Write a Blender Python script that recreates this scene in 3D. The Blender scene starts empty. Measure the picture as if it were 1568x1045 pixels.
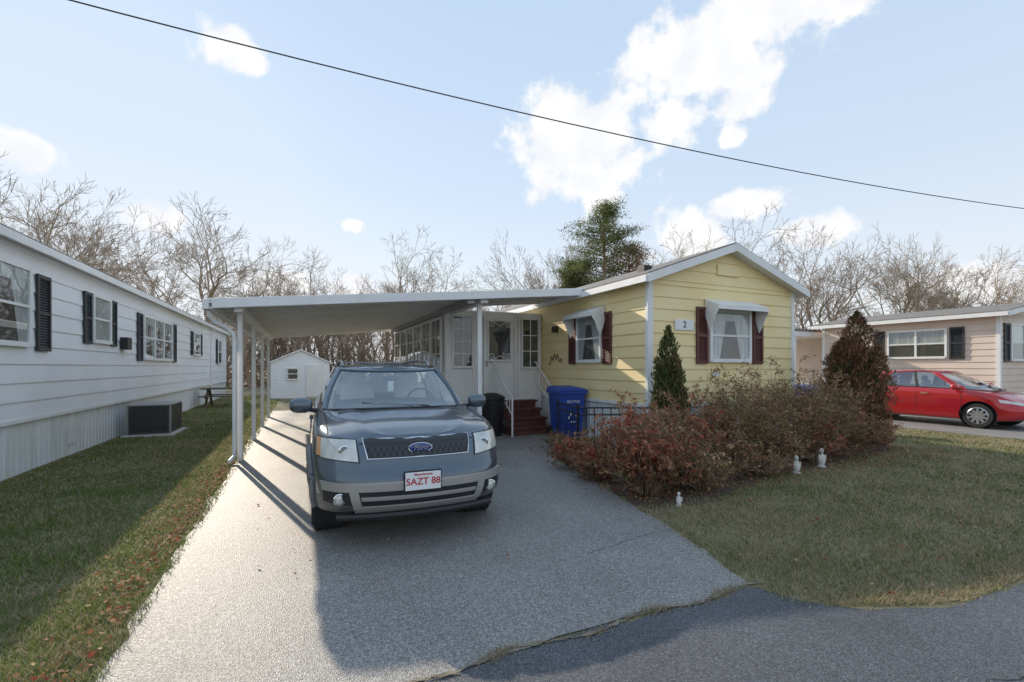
import bpy, bmesh, math, random
import numpy as np
from mathutils import Vector, Matrix
from mathutils.bvhtree import BVHTree
random.seed(7); RS=np.random.RandomState(11)
scene=bpy.context.scene
COL=scene.collection
ANG=math.radians(24.5)
V=np.array([math.cos(ANG),math.sin(ANG)]); U=np.array([-math.sin(ANG),math.cos(ANG)])
def W(a,b,z=0.0):
    p=V*a+U*b
    return (float(p[0]),float(p[1]),float(z))
class Frame:
    def __init__(s,o,t,n): s.o=np.array(o,float);s.t=np.array(t,float);s.n=np.array(n,float)
    def P(s,t,n,z):
        p=s.o+s.t*t+s.n*n
        return (float(p[0]),float(p[1]),float(z))
G=Frame((0,0),V,U)
def faceA(A,sgn): return Frame(V*A,U,V*sgn)
def faceB(B,sgn): return Frame(U*B,V,U*sgn)
# ------------------------------------------------ materials
def newmat(name):
    m=bpy.data.materials.new(name); m.use_nodes=True
    nt=m.node_tree; b=nt.nodes['Principled BSDF']
    return m,nt,b
def mat(name,c,rough=.6,metal=0,c2=None,scale=3.0,bump=0,bscale=40,coat=0,spec=.5,detail=4,lo=.35,hi=.65,stretch=None):
    m,nt,b=newmat(name)
    b.inputs['Roughness'].default_value=rough; b.inputs['Metallic'].default_value=metal
    b.inputs['Base Color'].default_value=(*c,1)
    b.inputs['Specular IOR Level'].default_value=spec
    if coat:
        b.inputs['Coat Weight'].default_value=coat; b.inputs['Coat Roughness'].default_value=.03
    tc=nt.nodes.new('ShaderNodeTexCoord')
    vec=tc.outputs['Object']
    if stretch:
        mp=nt.nodes.new('ShaderNodeMapping'); mp.inputs['Scale'].default_value=stretch
        nt.links.new(vec,mp.inputs['Vector']); vec=mp.outputs['Vector']
    if c2:
        n=nt.nodes.new('ShaderNodeTexNoise'); n.inputs['Scale'].default_value=scale; n.inputs['Detail'].default_value=detail
        nt.links.new(vec,n.inputs['Vector'])
        r=nt.nodes.new('ShaderNodeValToRGB'); r.color_ramp.elements[0].position=lo; r.color_ramp.elements[1].position=hi
        r.color_ramp.elements[0].color=(*c,1); r.color_ramp.elements[1].color=(*c2,1)
        nt.links.new(n.outputs['Fac'],r.inputs['Fac']); nt.links.new(r.outputs['Color'],b.inputs['Base Color'])
    if bump:
        n=nt.nodes.new('ShaderNodeTexNoise'); n.inputs['Scale'].default_value=bscale; n.inputs['Detail'].default_value=3
        nt.links.new(tc.outputs['Object'],n.inputs['Vector'])
        bp=nt.nodes.new('ShaderNodeBump'); bp.inputs['Strength'].default_value=bump; bp.inputs['Distance'].default_value=.01
        nt.links.new(n.outputs['Fac'],bp.inputs['Height']); nt.links.new(bp.outputs['Normal'],b.inputs['Normal'])
    return m
def attrmat(name,rough=.7,trans=0.0):
    m,nt,b=newmat(name)
    a=nt.nodes.new('ShaderNodeAttribute'); a.attribute_name='Col'
    nt.links.new(a.outputs['Color'],b.inputs['Base Color'])
    b.inputs['Roughness'].default_value=rough; b.inputs['Specular IOR Level'].default_value=.2
    if trans:
        out=nt.nodes['Material Output']; tr=nt.nodes.new('ShaderNodeBsdfTranslucent'); mx=nt.nodes.new('ShaderNodeMixShader')
        mx.inputs[0].default_value=trans
        nt.links.new(a.outputs['Color'],tr.inputs['Color']); nt.links.new(b.outputs[0],mx.inputs[1]); nt.links.new(tr.outputs[0],mx.inputs[2])
        nt.links.new(mx.outputs[0],out.inputs['Surface'])
    return m
def glassmat(name,tint=(.5,.55,.55),base=.12):
    m=bpy.data.materials.new(name); m.use_nodes=True; nt=m.node_tree
    for n in list(nt.nodes): nt.nodes.remove(n)
    out=nt.nodes.new('ShaderNodeOutputMaterial'); t=nt.nodes.new('ShaderNodeBsdfTransparent'); g=nt.nodes.new('ShaderNodeBsdfGlossy')
    t.inputs['Color'].default_value=(*tint,1); g.inputs['Roughness'].default_value=.02
    g.inputs['Color'].default_value=(.9,.95,1,1)
    lw=nt.nodes.new('ShaderNodeLayerWeight'); lw.inputs['Blend'].default_value=.5
    pw=nt.nodes.new('ShaderNodeMath'); pw.operation='POWER'; pw.inputs[1].default_value=4.5
    nt.links.new(lw.outputs['Facing'],pw.inputs[0])
    ad=nt.nodes.new('ShaderNodeMath'); ad.operation='ADD'; ad.inputs[1].default_value=base; ad.use_clamp=True
    nt.links.new(pw.outputs[0],ad.inputs[0])
    mx=nt.nodes.new('ShaderNodeMixShader'); nt.links.new(ad.outputs[0],mx.inputs[0]); nt.links.new(t.outputs[0],mx.inputs[1]); nt.links.new(g.outputs[0],mx.inputs[2])
    nt.links.new(mx.outputs[0],out.inputs['Surface'])
    return m
def asphalt(name,c1,c2,c3,scale=110,patch=(.8,1.1),rough=.55,spec=.5):
    m,nt,b=newmat(name); b.inputs['Roughness'].default_value=rough; b.inputs['Specular IOR Level'].default_value=spec
    tc=nt.nodes.new('ShaderNodeTexCoord'); v=nt.nodes.new('ShaderNodeTexVoronoi'); v.inputs['Scale'].default_value=scale
    nt.links.new(tc.outputs['Object'],v.inputs['Vector'])
    sep=nt.nodes.new('ShaderNodeSeparateColor'); nt.links.new(v.outputs['Color'],sep.inputs[0])
    r=nt.nodes.new('ShaderNodeValToRGB'); e=r.color_ramp.elements; e[0].position=.0; e[0].color=(*c1,1); e[1].position=1; e[1].color=(*c3,1)
    k=e.new(.55); k.color=(*c2,1)
    nt.links.new(sep.outputs[0],r.inputs['Fac'])
    n=nt.nodes.new('ShaderNodeTexNoise'); n.inputs['Scale'].default_value=1.1; n.inputs['Detail'].default_value=7
    nt.links.new(tc.outputs['Object'],n.inputs['Vector'])
    mr=nt.nodes.new('ShaderNodeMapRange'); mr.inputs[1].default_value=.3; mr.inputs[2].default_value=.7; mr.inputs[3].default_value=patch[0]; mr.inputs[4].default_value=patch[1]
    nt.links.new(n.outputs['Fac'],mr.inputs[0])
    mx=nt.nodes.new('ShaderNodeVectorMath'); mx.operation='SCALE'
    nt.links.new(r.outputs['Color'],mx.inputs[0]); nt.links.new(mr.outputs[0],mx.inputs['Scale'])
    nt.links.new(mx.outputs[0],b.inputs['Base Color'])
    bp=nt.nodes.new('ShaderNodeBump'); bp.inputs['Strength'].default_value=.6; bp.inputs['Distance'].default_value=.005
    nt.links.new(v.outputs['Distance'],bp.inputs['Height']); nt.links.new(bp.outputs['Normal'],b.inputs['Normal'])
    return m
M={}
M['yellow']=mat('yellow_siding',(.90,.72,.36),.55,c2=(.93,.79,.45),scale=1.2,bump=.1,bscale=25)
M['white']=mat('white_paint',(.86,.86,.85),.5,c2=(.79,.79,.77),scale=2.5)
M['whitesiding']=mat('white_siding',(.87,.88,.90),.5,c2=(.81,.82,.84),scale=.9,bump=.05)
M['skirt']=mat('skirting',(.82,.83,.83),.5,c2=(.60,.63,.54),scale=2.2,stretch=(1,1,.25),lo=.5,hi=.8)
M['tan']=mat('tan_siding',(.68,.55,.45),.6,c2=(.74,.62,.52),scale=1.5)
M['roof']=mat('roof_shingle',(.16,.15,.14),.85,c2=(.24,.22,.20),scale=8)
M['shutblk']=mat('shutter_black',(.03,.035,.04),.5)
M['shutbrn']=mat('shutter_maroon',(.12,.04,.033),.5)
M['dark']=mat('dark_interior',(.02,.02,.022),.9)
M['room']=mat('room_dark',(.07,.065,.06),.9,c2=(.16,.14,.12),scale=3)
M['curtain']=mat('curtain',(.80,.79,.76),.9,c2=(.55,.54,.52),scale=14,stretch=(1,1,.1))
M['glass']=glassmat('window_glass',(.76,.80,.80),.10)
M['carglass']=glassmat('car_glass',(.84,.90,.89),.20)
M['metal']=mat('grey_metal',(.35,.35,.35),.4,.8)
M['darkmetal']=mat('dark_metal',(.10,.10,.105),.45,.5)
M['dash']=mat('dashboard_grey',(.15,.15,.145),.7)
M['black']=mat('black_plastic',(.02,.02,.022),.45)
M['iron']=mat('black_iron',(.015,.015,.017),.45)
M['brownstep']=mat('painted_step',(.10,.035,.025),.55,c2=(.15,.06,.045),scale=6)
M['wood']=mat('weathered_wood',(.10,.075,.055),.8,c2=(.16,.12,.09),scale=6)
M['blue']=mat('blue_plastic',(.02,.07,.36),.45,c2=(.03,.09,.42),scale=3)
M['rubber']=mat('rubber',(.02,.02,.02),.8,bump=.2,bscale=60)
M['alloy']=mat('alloy',(.55,.56,.58),.3,.9)
M['chrome']=mat('chrome',(.75,.76,.78),.12,1)
M['suvpaint']=mat('blue_grey_paint',(.088,.122,.155),.3,.5,coat=1)
M['redpaint']=mat('red_paint',(.46,.008,.014),.3,.35,coat=1)
M['cladding']=mat('grey_cladding',(.15,.15,.15),.42,.3)
M['silverclad']=mat('silver_cladding',(.42,.41,.39),.38,.4)
M['lens']=mat('headlamp_lens',(.70,.70,.64),.08,.2,c2=(.50,.51,.48),scale=9,coat=1,stretch=(1,1,.3))
M['amber']=mat('amber_lens',(.7,.30,.08),.15,coat=1)
M['seat']=mat('seat_fabric',(.68,.65,.60),.85)
M['plate']=mat('plate_white',(.82,.82,.82),.4)
M['platered']=mat('plate_red',(.50,.03,.04),.5)
M['badge']=mat('badge_blue',(.01,.03,.18),.25,coat=1)
M['concrete']=mat('concrete_statue',(.70,.69,.66),.85,c2=(.55,.54,.50),scale=20)
M['bark']=mat('bark',(.38,.31,.24),.9,c2=(.50,.41,.32),scale=.3)
M['barkdark']=mat('bark_brown',(.23,.165,.12),.9,c2=(.34,.25,.18),scale=.4)
M['leaf']=attrmat('foliage',.7,.3)
M['grass']=attrmat('grass_blades',.75,.35)
M['dirt']=mat('garden_soil',(.07,.05,.035),.95,c2=(.13,.09,.06),scale=9,bump=.8,bscale=30)
M['drive']=asphalt('driveway_asphalt',(.135,.128,.12),(.25,.238,.222),(.44,.42,.385),125,(.84,1.08),.55,.45)
M['road']=asphalt('road_asphalt',(.05,.053,.06),(.088,.093,.104),(.18,.187,.20),160,(.82,1.1),.65,.4)
M['ground']=mat('grass_ground',(.13,.125,.06),.95,c2=(.25,.21,.12),scale=1.4,bump=.6,bscale=50,detail=8)
M['wire']=mat('cable',(.03,.03,.03),.6)
M['alum']=mat('white_aluminium',(.92,.90,.85),.3,.05,c2=(.85,.83,.79),scale=1.5)
# ------------------------------------------------ mesh helpers
class Part:
    def __init__(s,name,m,smooth=False,bevel=0): s.name=name;s.m=m;s.v=[];s.f=[];s.smooth=smooth;s.bevel=bevel
    def add(s,vs,fs):
        k=len(s.v); s.v+= [tuple(map(float,p)) for p in vs]; s.f+=[tuple(i+k for i in f) for f in fs]
    def hexa(s,p):
        s.add(p,[(0,1,2,3),(7,6,5,4),(0,4,5,1),(1,5,6,2),(2,6,7,3),(3,7,4,0)])
    def box(s,F,t0,t1,n0,n1,z0,z1):
        s.hexa([F.P(t0,n0,z0),F.P(t1,n0,z0),F.P(t1,n1,z0),F.P(t0,n1,z0),F.P(t0,n0,z1),F.P(t1,n0,z1),F.P(t1,n1,z1),F.P(t0,n1,z1)])
    def tube(s,pts,r,n=8,cap=True):
        pts=[Vector(p) for p in pts]; rr=r if isinstance(r,(list,tuple)) else [r]*len(pts)
        rings=[]
        for i,p in enumerate(pts):
            d=(pts[min(i+1,len(pts)-1)]-pts[max(i-1,0)]).normalized()
            x=d.cross(Vector((0,0,1)) if abs(d.z)<.9 else Vector((1,0,0))).normalized(); y=d.cross(x)
            rings.append([p+(x*math.cos(2*math.pi*k/n)+y*math.sin(2*math.pi*k/n))*rr[i] for k in range(n)])
        vs=[q for R in rings for q in R]; fs=[]
        for i in range(len(pts)-1):
            for k in range(n): fs.append((i*n+k,i*n+(k+1)%n,(i+1)*n+(k+1)%n,(i+1)*n+k))
        if cap: fs.append(tuple(range(n))); fs.append(tuple(range((len(pts)-1)*n,len(pts)*n))[::-1])
        s.add(vs,fs)
    def lathe(s,prof,axis_o,axis='z',n=24,M=None):
        vs=[];fs=[];m=len(prof)
        for k in range(n):
            c,si=math.cos(2*math.pi*k/n),math.sin(2*math.pi*k/n)
            for r,h in prof:
                if axis=='z': p=(axis_o[0]+r*c,axis_o[1]+r*si,axis_o[2]+h)
                elif axis=='x': p=(axis_o[0]+h,axis_o[1]+r*c,axis_o[2]+r*si)
                else: p=(axis_o[0]+r*c,axis_o[1]+h,axis_o[2]+r*si)
                vs.append(p)
        for k in range(n):
            for j in range(m-1):
                fs.append((k*m+j,((k+1)%n)*m+j,((k+1)%n)*m+j+1,k*m+j+1))
        s.add(vs,fs)
    def ellipsoid(s,c,r,n=16,m=10,p=1.0):
        vs=[];fs=[]
        sg=lambda x:math.copysign(abs(x)**p,x)
        for j in range(m+1):
            th=math.pi*j/m
            for k in range(n):
                ph=2*math.pi*k/n
                vs.append((c[0]+r[0]*sg(math.sin(th))*sg(math.cos(ph)),c[1]+r[1]*sg(math.sin(th))*sg(math.sin(ph)),c[2]+r[2]*sg(math.cos(th))))
        for j in range(m):
            for k in range(n): fs.append((j*n+k,j*n+(k+1)%n,(j+1)*n+(k+1)%n,(j+1)*n+k))
        s.add(vs,fs)
def mesh_obj(name,vs,fs,mats,smooth=False,fix=True,bevel=0,merge=False):
    me=bpy.data.meshes.new(name); me.from_pydata(vs,[],fs)
    bm=bmesh.new(); bm.from_mesh(me)
    if merge: bmesh.ops.remove_doubles(bm,verts=bm.verts,dist=1e-4)
    if fix: bmesh.ops.recalc_face_normals(bm,faces=bm.faces)
    bm.to_mesh(me); bm.free()
    for m in (mats if isinstance(mats,list) else [mats]): me.materials.append(m)
    if smooth:
        me.polygons.foreach_set('use_smooth',[True]*len(me.polygons)); me.set_sharp_from_angle(angle=math.radians(38))
    ob=bpy.data.objects.new(name,me); COL.objects.link(ob)
    if bevel:
        b=ob.modifiers.new('bevel','BEVEL'); b.width=bevel; b.segments=2; b.limit_method='ANGLE'
    return ob
class Group:
    def __init__(s,name,loc=(0,0,0),rot=0,local=False):
        s.e=bpy.data.objects.new(name,None); s.e.location=loc; s.e.rotation_euler=(0,0,rot); s.e.empty_display_size=.3
        COL.objects.link(s.e); s.parts={}; s.loc=loc; s.local=local
    def p(s,name,m=None,smooth=False,bevel=0):
        if name not in s.parts: s.parts[name]=Part(name,m,smooth,bevel)
        return s.parts[name]
    def attach(s,ob):
        ob.parent=s.e
    def finish(s):
        for n,p in s.parts.items():
            if not p.v: continue
            vs=p.v if s.local else [(x-s.loc[0],y-s.loc[1],z-s.loc[2]) for x,y,z in p.v]
            ob=mesh_obj(n,vs,p.f,M[p.m],p.smooth,True,p.bevel); s.attach(ob)
def fastmesh(name,verts,k,mat_,cols=None):
    verts=np.asarray(verts,np.float32).reshape(-1,3); nv=len(verts); nf=nv//k
    me=bpy.data.meshes.new(name); me.vertices.add(nv); me.vertices.foreach_set('co',verts.ravel())
    me.loops.add(nv); me.loops.foreach_set('vertex_index',np.arange(nv,dtype=np.int32))
    me.polygons.add(nf); me.polygons.foreach_set('loop_start',np.arange(0,nv,k,dtype=np.int32))
    if cols is not None:
        a=me.color_attributes.new('Col','FLOAT_COLOR','POINT')
        c=np.ones((nv,4),np.float32); c[:,:3]=np.repeat(cols,k,axis=0); a.data.foreach_set('color',c.ravel())
    me.materials.append(mat_); me.update(calc_edges=True); me.validate()
    ob=bpy.data.objects.new(name,me); COL.objects.link(ob); return ob
def randunit(n):
    v=RS.normal(size=(n,3)); return v/np.linalg.norm(v,axis=1,keepdims=True)
def leaf_verts(C,size,aspect=.5,axis=None):
    n=len(C); t1=randunit(n) if axis is None else axis; r=randunit(n); t2=np.cross(t1,r); t2/=np.linalg.norm(t2,axis=1,keepdims=True)+1e-9
    s=np.asarray(size).reshape(-1,1)
    return np.stack([C+t1*s,C+t2*s*aspect,C-t1*s,C-t2*s*aspect],axis=1).reshape(-1,3)
def tube_verts(P0,P1,R0,R1,n=3):
    d=P1-P0; d/=np.linalg.norm(d,axis=1,keepdims=True)+1e-9
    ref=np.where(np.abs(d[:,2:3])<.9,np.array([[0,0,1.]]),np.array([[1.,0,0]]))
    x=np.cross(d,ref); x/=np.linalg.norm(x,axis=1,keepdims=True); y=np.cross(d,x)
    out=[]
    for k in range(n):
        a0,a1=2*math.pi*k/n,2*math.pi*(k+1)/n
        e0=x*math.cos(a0)+y*math.sin(a0); e1=x*math.cos(a1)+y*math.sin(a1)
        out.append(np.stack([P0+e0*R0[:,None],P0+e1*R0[:,None],P1+e1*R1[:,None],P1+e0*R1[:,None]],axis=1))
    return np.concatenate(out,axis=0).reshape(-1,3)
# ------------------------------------------------ ground
def jitter_poly(pts,step=.18,amp=.03,fixed=False):
    out=[]
    for i in range(len(pts)):
        a=np.array(pts[i],float); b=np.array(pts[(i+1)%len(pts)],float); L=np.linalg.norm(b-a)
        n=max(1,int(L/step)) if L<30 else 1
        for k in range(n):
            p=a+(b-a)*k/n
            if k: p=p+RS.normal(size=2)*amp
            out.append(p)
    return out
def sheet(name,pts,z,m,amp=.03):
    P=jitter_poly(pts,amp=amp)
    return mesh_obj(name,[W(a,b,z) for a,b in P],[tuple(range(len(P)))],m,fix=False)
g=mesh_obj('ground',[(-400,-200,0),(400,-200,0),(400,600,0),(-400,600,0)],[(0,1,2,3)],M['ground'],fix=False)
road_pts=[(-60,-9),(60,-9),(60,1.55),(4.6,1.55),(3.9,1.6),(3.4,1.8),(3.1,2.08),(3.0,2.33),(1.5,2.36),(-.95,2.30),(-1.3,1.9),(-2.2,1.6),(-60,1.55)]
sheet('road',road_pts,.004,M['road'],.02)
drive_pts=[(-.93,2.34),(.6,2.34),(1.8,2.38),(3.0,2.36),(3.12,2.8),(3.42,3.9),(3.72,5.5),(4.05,7.2),(4.6,8.0),(5.78,8.2),(5.78,10.9),(3.3,10.9),(3.2,18.6),(-1.0,18.8),(-1.0,9)]
sheet('driveway',drive_pts,.008,M['drive'],.02)
sheet('neighbor_driveway',[(14.3,1.55),(19.0,1.55),(19.0,16),(14.6,16)],.008,M['drive'],.03)
sheet('garden_bed',[(3.5,4.15),(4.6,4.0),(6.2,4.5),(8.5,4.75),(10.9,5.1),(11.2,6.4),(9.8,6.72),(5.8,6.72),(5.5,8.1),(4.6,7.95),(4.1,7.2),(3.8,5.6)],.006,M['dirt'],.05)
def edge_right(b): return np.interp(b,[2.33,2.8,3.9,5.5,7.2,8.0],[3.02,3.14,3.44,3.74,4.07,4.6])
def grass_points(n,a0,a1,b0,b1,power=1.6):
    pts=[];tot=0
    while tot<n:
        k=n*4
        a=RS.uniform(a0,a1,k); b=RS.uniform(b0,b1,k)
        x=V[0]*a+U[0]*b; y=V[1]*a+U[1]*b; r=np.hypot(x,y)
        keep=RS.uniform(size=k)<np.clip((2.6/np.maximum(r,1))**power,0.004,1)
        keep&=(y>1.3)&(np.abs(x)/np.maximum(y,.1)<1.9)
        p=np.stack([a[keep],b[keep]],1); pts.append(p); tot+=len(p)
    return np.concatenate(pts)[:n]
def vnoise(x,y,s,seed=0):
    return (np.sin(x*s*1.7+seed)+np.sin(y*s*2.1+seed*2.3)+np.sin((x+y)*s*1.1+1.3*seed)+np.sin((x-y)*s*2.9+seed*.7))/4
def grass(name,ab,dry,hs=1.0,green=1.0):
    a,b=ab[:,0],ab[:,1]; n=len(a)
    x=V[0]*a+U[0]*b; y=V[1]*a+U[1]*b; r=np.hypot(x,y)
    h=hs*RS.uniform(.015,.05,n)*(1+.5*vnoise(x,y,3,1)); w=RS.uniform(.002,.004,n)*np.clip(r/3.5,1,4)
    ang=RS.uniform(0,2*math.pi,n); lean=RS.uniform(.2,1.5,n)*h; la=RS.uniform(0,2*math.pi,n)
    base=np.stack([x,y,np.full(n,.0)],1); wx=np.stack([np.cos(ang)*w,np.sin(ang)*w,np.zeros(n)],1)
    tip=base+np.stack([np.cos(la)*lean,np.sin(la)*lean,h],1)
    vs=np.stack([base-wx,base+wx,tip],1).reshape(-1,3)
    g1=np.array([.12,.15,.05])*green;g2=np.array([.25,.265,.10])*green;d=np.array([.50,.43,.28]);d2=np.array([.32,.26,.16])
    m=RS.uniform(size=(n,1)); c=g1*(1-m)+g2*m
    dd=(RS.uniform(size=n)<np.clip(dry+.28*vnoise(x,y,1.3,3)+.2*vnoise(x,y,4,5),.05,.95))[:,None]
    mm=RS.uniform(size=(n,1)); c=np.where(dd,d*mm+d2*(1-mm),c)
    return fastmesh(name,vs,3,M['grass'],c)
L=grass_points(120000,-3.75,-.9,1.4,30)
L=L[(L[:,0]<-.93+.05*RS.normal(size=len(L)))&(L[:,1]>1.75)]
Rr=grass_points(200000,3.0,24,1.5,12)
k=(Rr[:,1]>1.62+np.clip((4.2-Rr[:,0])*.45,0,.8)**1.3+.05*RS.normal(size=len(Rr)))&(Rr[:,0]>edge_right(Rr[:,1])-.02+.04*RS.normal(size=len(Rr)))
k&=~((Rr[:,0]>14.3)&(Rr[:,0]<19))
bedb=np.interp(Rr[:,0],[3.5,4.6,6.2,8.5,10.9],[4.2,4.1,4.6,4.85,5.2])
inbed=(Rr[:,1]>bedb)&(Rr[:,0]<11.1)
k&=~(inbed&(RS.uniform(size=len(Rr))<.9))
Rk=Rr[k]
grass('lawn_grass',L,.36,green=np.array([.95,1.08,.8])); grass('lawn_grass.001',Rk,.58)
# dry worn fringe along the road
fa_=RS.uniform(3.2,9,9000); fb_=1.62+np.clip((4.2-fa_)*.45,0,.8)**1.3+np.abs(RS.normal(size=9000))*.10-.03
grass('lawn_fringe',np.stack([fa_,fb_],1),.95,.8)
ca=np.concatenate([RS.uniform(.5,3.1,350),RS.normal(2.75,.10,900),RS.normal(1.0,.06,350),RS.normal(2.1,.08,250),RS.normal(1.6,.05,120)])
cb=2.35+.03*np.sin(ca*7)+.022*RS.normal(size=len(ca))
grass('crack_weeds',np.stack([ca,cb],1),.95,.7)
cs=[];N=90
for i in range(N): 
    a=.3+2.8*i/(N-1); w=.006+.016*max(0,math.sin(i*.9)*math.sin(i*.23+1)+.1*random.random()); c=2.35+.03*math.sin(a*7)+random.gauss(0,.006)
    cs.append((a,c-w,c+w))
vs=[];fs=[]
for i,(a,b0,b1) in enumerate(cs):
    vs+=[W(a,b0,.0125),W(a,b1,.0125)]
    if i: fs.append((2*i-2,2*i,2*i+1,2*i-1))
mesh_obj('asphalt_crack',vs,fs,mat('crack_dirt',(.26,.22,.16),.95,c2=(.12,.10,.075),scale=12),fix=False)
def crack(name,p0,p1,z,amp=.03,w=.0028):
    vs=[];fs=[];n=50; off=0
    for i in range(n+1):
        t=i/n; off+=random.gauss(0,amp*.35); off*=.93
        a=p0[0]+(p1[0]-p0[0])*t; b=p0[1]+(p1[1]-p0[1])*t+off; ww=w*random.uniform(.4,1.2)
        vs+=[W(a,b-ww,z),W(a,b+ww,z)]
        if i: fs.append((2*i-2,2*i,2*i+1,2*i-1))
    mesh_obj(name,vs,fs,M['dark'],fix=False)
crack('driveway_crack',(2.2,3.3),(3.3,3.5),.0105); crack('road_crack',(2.4,1.2),(6.0,.7),.0065,.05)
def fallen(n,fa,fb):
    a=fa(n); b=fb(n); z=RS.uniform(.01,.045,n)
    x=V[0]*a+U[0]*b; y=V[1]*a+U[1]*b
    return np.stack([x,y,z],1)
pts=np.concatenate([
 fallen(1300,lambda n:-1.0-np.abs(RS.normal(size=n))*.15,lambda n:RS.uniform(1.7,9,n)),
 fallen(330,lambda n:RS.uniform(-3.7,-1,n),lambda n:RS.uniform(1.7,14,n)),
 fallen(800,lambda n:RS.uniform(3.3,11,n),lambda n:RS.uniform(1.7,6,n)),
 fallen(5200,lambda n:RS.uniform(3.6,11,n),lambda n:RS.uniform(4.2,6.7,n)),
 fallen(260,lambda n:RS.uniform(3.8,4.8,n),lambda n:RS.uniform(6.5,8.3,n)),
 fallen(40,lambda n:RS.uniform(-.9,3.2,n),lambda n:RS.uniform(2.4,8,n))])
pal=np.array([[.36,.15,.07],[.42,.25,.13],[.30,.18,.10],[.50,.33,.17],[.30,.08,.05]])
ax=RS.normal(size=(len(pts),3)); ax[:,2]*=.25; ax/=np.linalg.norm(ax,axis=1,keepdims=True)
fastmesh('fallen_leaves',leaf_verts(pts,RS.uniform(.010,.022,len(pts)),.6,ax),4,M['leaf'],pal[RS.randint(0,5,len(pts))])
# ------------------------------------------------ building helpers
def siding(part,F,z0,z1,pitch,trange,out=.02):
    z=z0
    while z<z1-1e-4:
        zt=min(z+pitch,z1)
        a0,a1=trange(z); c0,c1=trange(zt)
        if a1-a0<.02: break
        if c1<c0: c0=c1=(c0+c1)/2
        part.add([F.P(a0,out,z),F.P(a1,out,z),F.P(c1,.002,zt),F.P(c0,.002,zt),F.P(a0,-.01,z),F.P(a1,-.01,z)],[(0,1,2,3),(4,5,1,0)])
        z=zt
def window(Gp,F,t0,t1,z0,z1,cols=1,rail=True,curt='sides',fw=.06,grid=None,proud=.0):
    fr=Gp.p('window_frames','white'); gl=Gp.p('window_glass','glass'); bk=Gp.p('window_interior','room'); cu=Gp.p('curtains','curtain')
    o=proud
    fr.box(F,t0-fw,t0,o+.0,o+.065,z0-fw,z1+fw); fr.box(F,t1,t1+fw,o+.0,o+.065,z0-fw,z1+fw)
    fr.box(F,t0,t1,o+.0,o+.063,z1,z1+fw); fr.box(F,t0-.02,t1+.02,o+.0,o+.085,z0-fw-.012,z0)
    bk.add([F.P(t0,o+.024,z0),F.P(t1,o+.024,z0),F.P(t1,o+.024,z1),F.P(t0,o+.024,z1)],[(0,1,2,3)])
    gl.add([F.P(t0,o+.045,z0),F.P(t1,o+.045,z0),F.P(t1,o+.045,z1),F.P(t0,o+.045,z1)],[(0,1,2,3)])
    w=(t1-t0)/cols
    for c in range(cols):
        a=t0+w*c; b=a+w
        if c: fr.box(F,a-.03,a+.03,o+.024,o+.06,z0,z1)
        if rail: fr.box(F,a+.002,b-.002,o+.03,o+.056,(z0+z1)/2-.02,(z0+z1)/2+.02)
        zc=o+.03
        if curt=='sides':
            for s0,s1,s2 in ((a,a+w*.22,a+w*.42),(b,b-w*.22,b-w*.42)):
                cu.add([F.P(s0,zc,z0),F.P(s1,zc,z0),F.P(s2,zc,z1),F.P(s0,zc,z1)],[(0,1,2,3)])
            cu.add([F.P(a,zc+.004,z1-.18*(z1-z0)),F.P(b,zc+.004,z1-.18*(z1-z0)),F.P(b,zc+.004,z1),F.P(a,zc+.004,z1)],[(0,1,2,3)])
        elif curt=='shade':
            cu.add([F.P(a,zc,z0+.45*(z1-z0)),F.P(b,zc,z0+.45*(z1-z0)),F.P(b,zc,z1),F.P(a,zc,z1)],[(0,1,2,3)])
        elif curt=='full':
            cu.add([F.P(a,zc,z0),F.P(b,zc,z0),F.P(b,zc,z1),F.P(a,zc,z1)],[(0,1,2,3)])
    if grid:
        gx,gz=grid
        for i in range(1,gx): fr.box(F,t0+(t1-t0)*i/gx-.012,t0+(t1-t0)*i/gx+.012,o+.04,o+.058,z0,z1)
        for i in range(1,gz): fr.box(F,t0,t1,o+.041,o+.054,z0+(z1-z0)*i/gz-.012,z0+(z1-z0)*i/gz+.012)
def shutter(Gp,F,t0,t1,z0,z1,m):
    p=Gp.p('shutters',m)
    p.box(F,t0,t0+.05,.02,.055,z0,z1); p.box(F,t1-.05,t1,.02,.055,z0,z1)
    zm=(z0+z1)/2
    for a,b in ((z0,z0+.06),(zm-.03,zm+.03),(z1-.06,z1)): p.box(F,t0+.05,t1-.05,.02,.052,a,b)
    z=z0+.07
    while z<z1-.08:
        if abs(z-zm)>.05: p.hexa([F.P(t0+.05,.02,z),F.P(t1-.05,.02,z),F.P(t1-.05,.048,z),F.P(t0+.05,.048,z),F.P(t0+.05,.02,z+.03),F.P(t1-.05,.02,z+.03),F.P(t1-.05,.024,z+.03),F.P(t0+.05,.024,z+.03)])
        z+=.042
    Gp.p('shutter_backs','shutblk' if m=='shutblk' else 'shutbrn').box(F,t0+.05,t1-.05,.018,.022,z0+.02,z1-.02)
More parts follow.
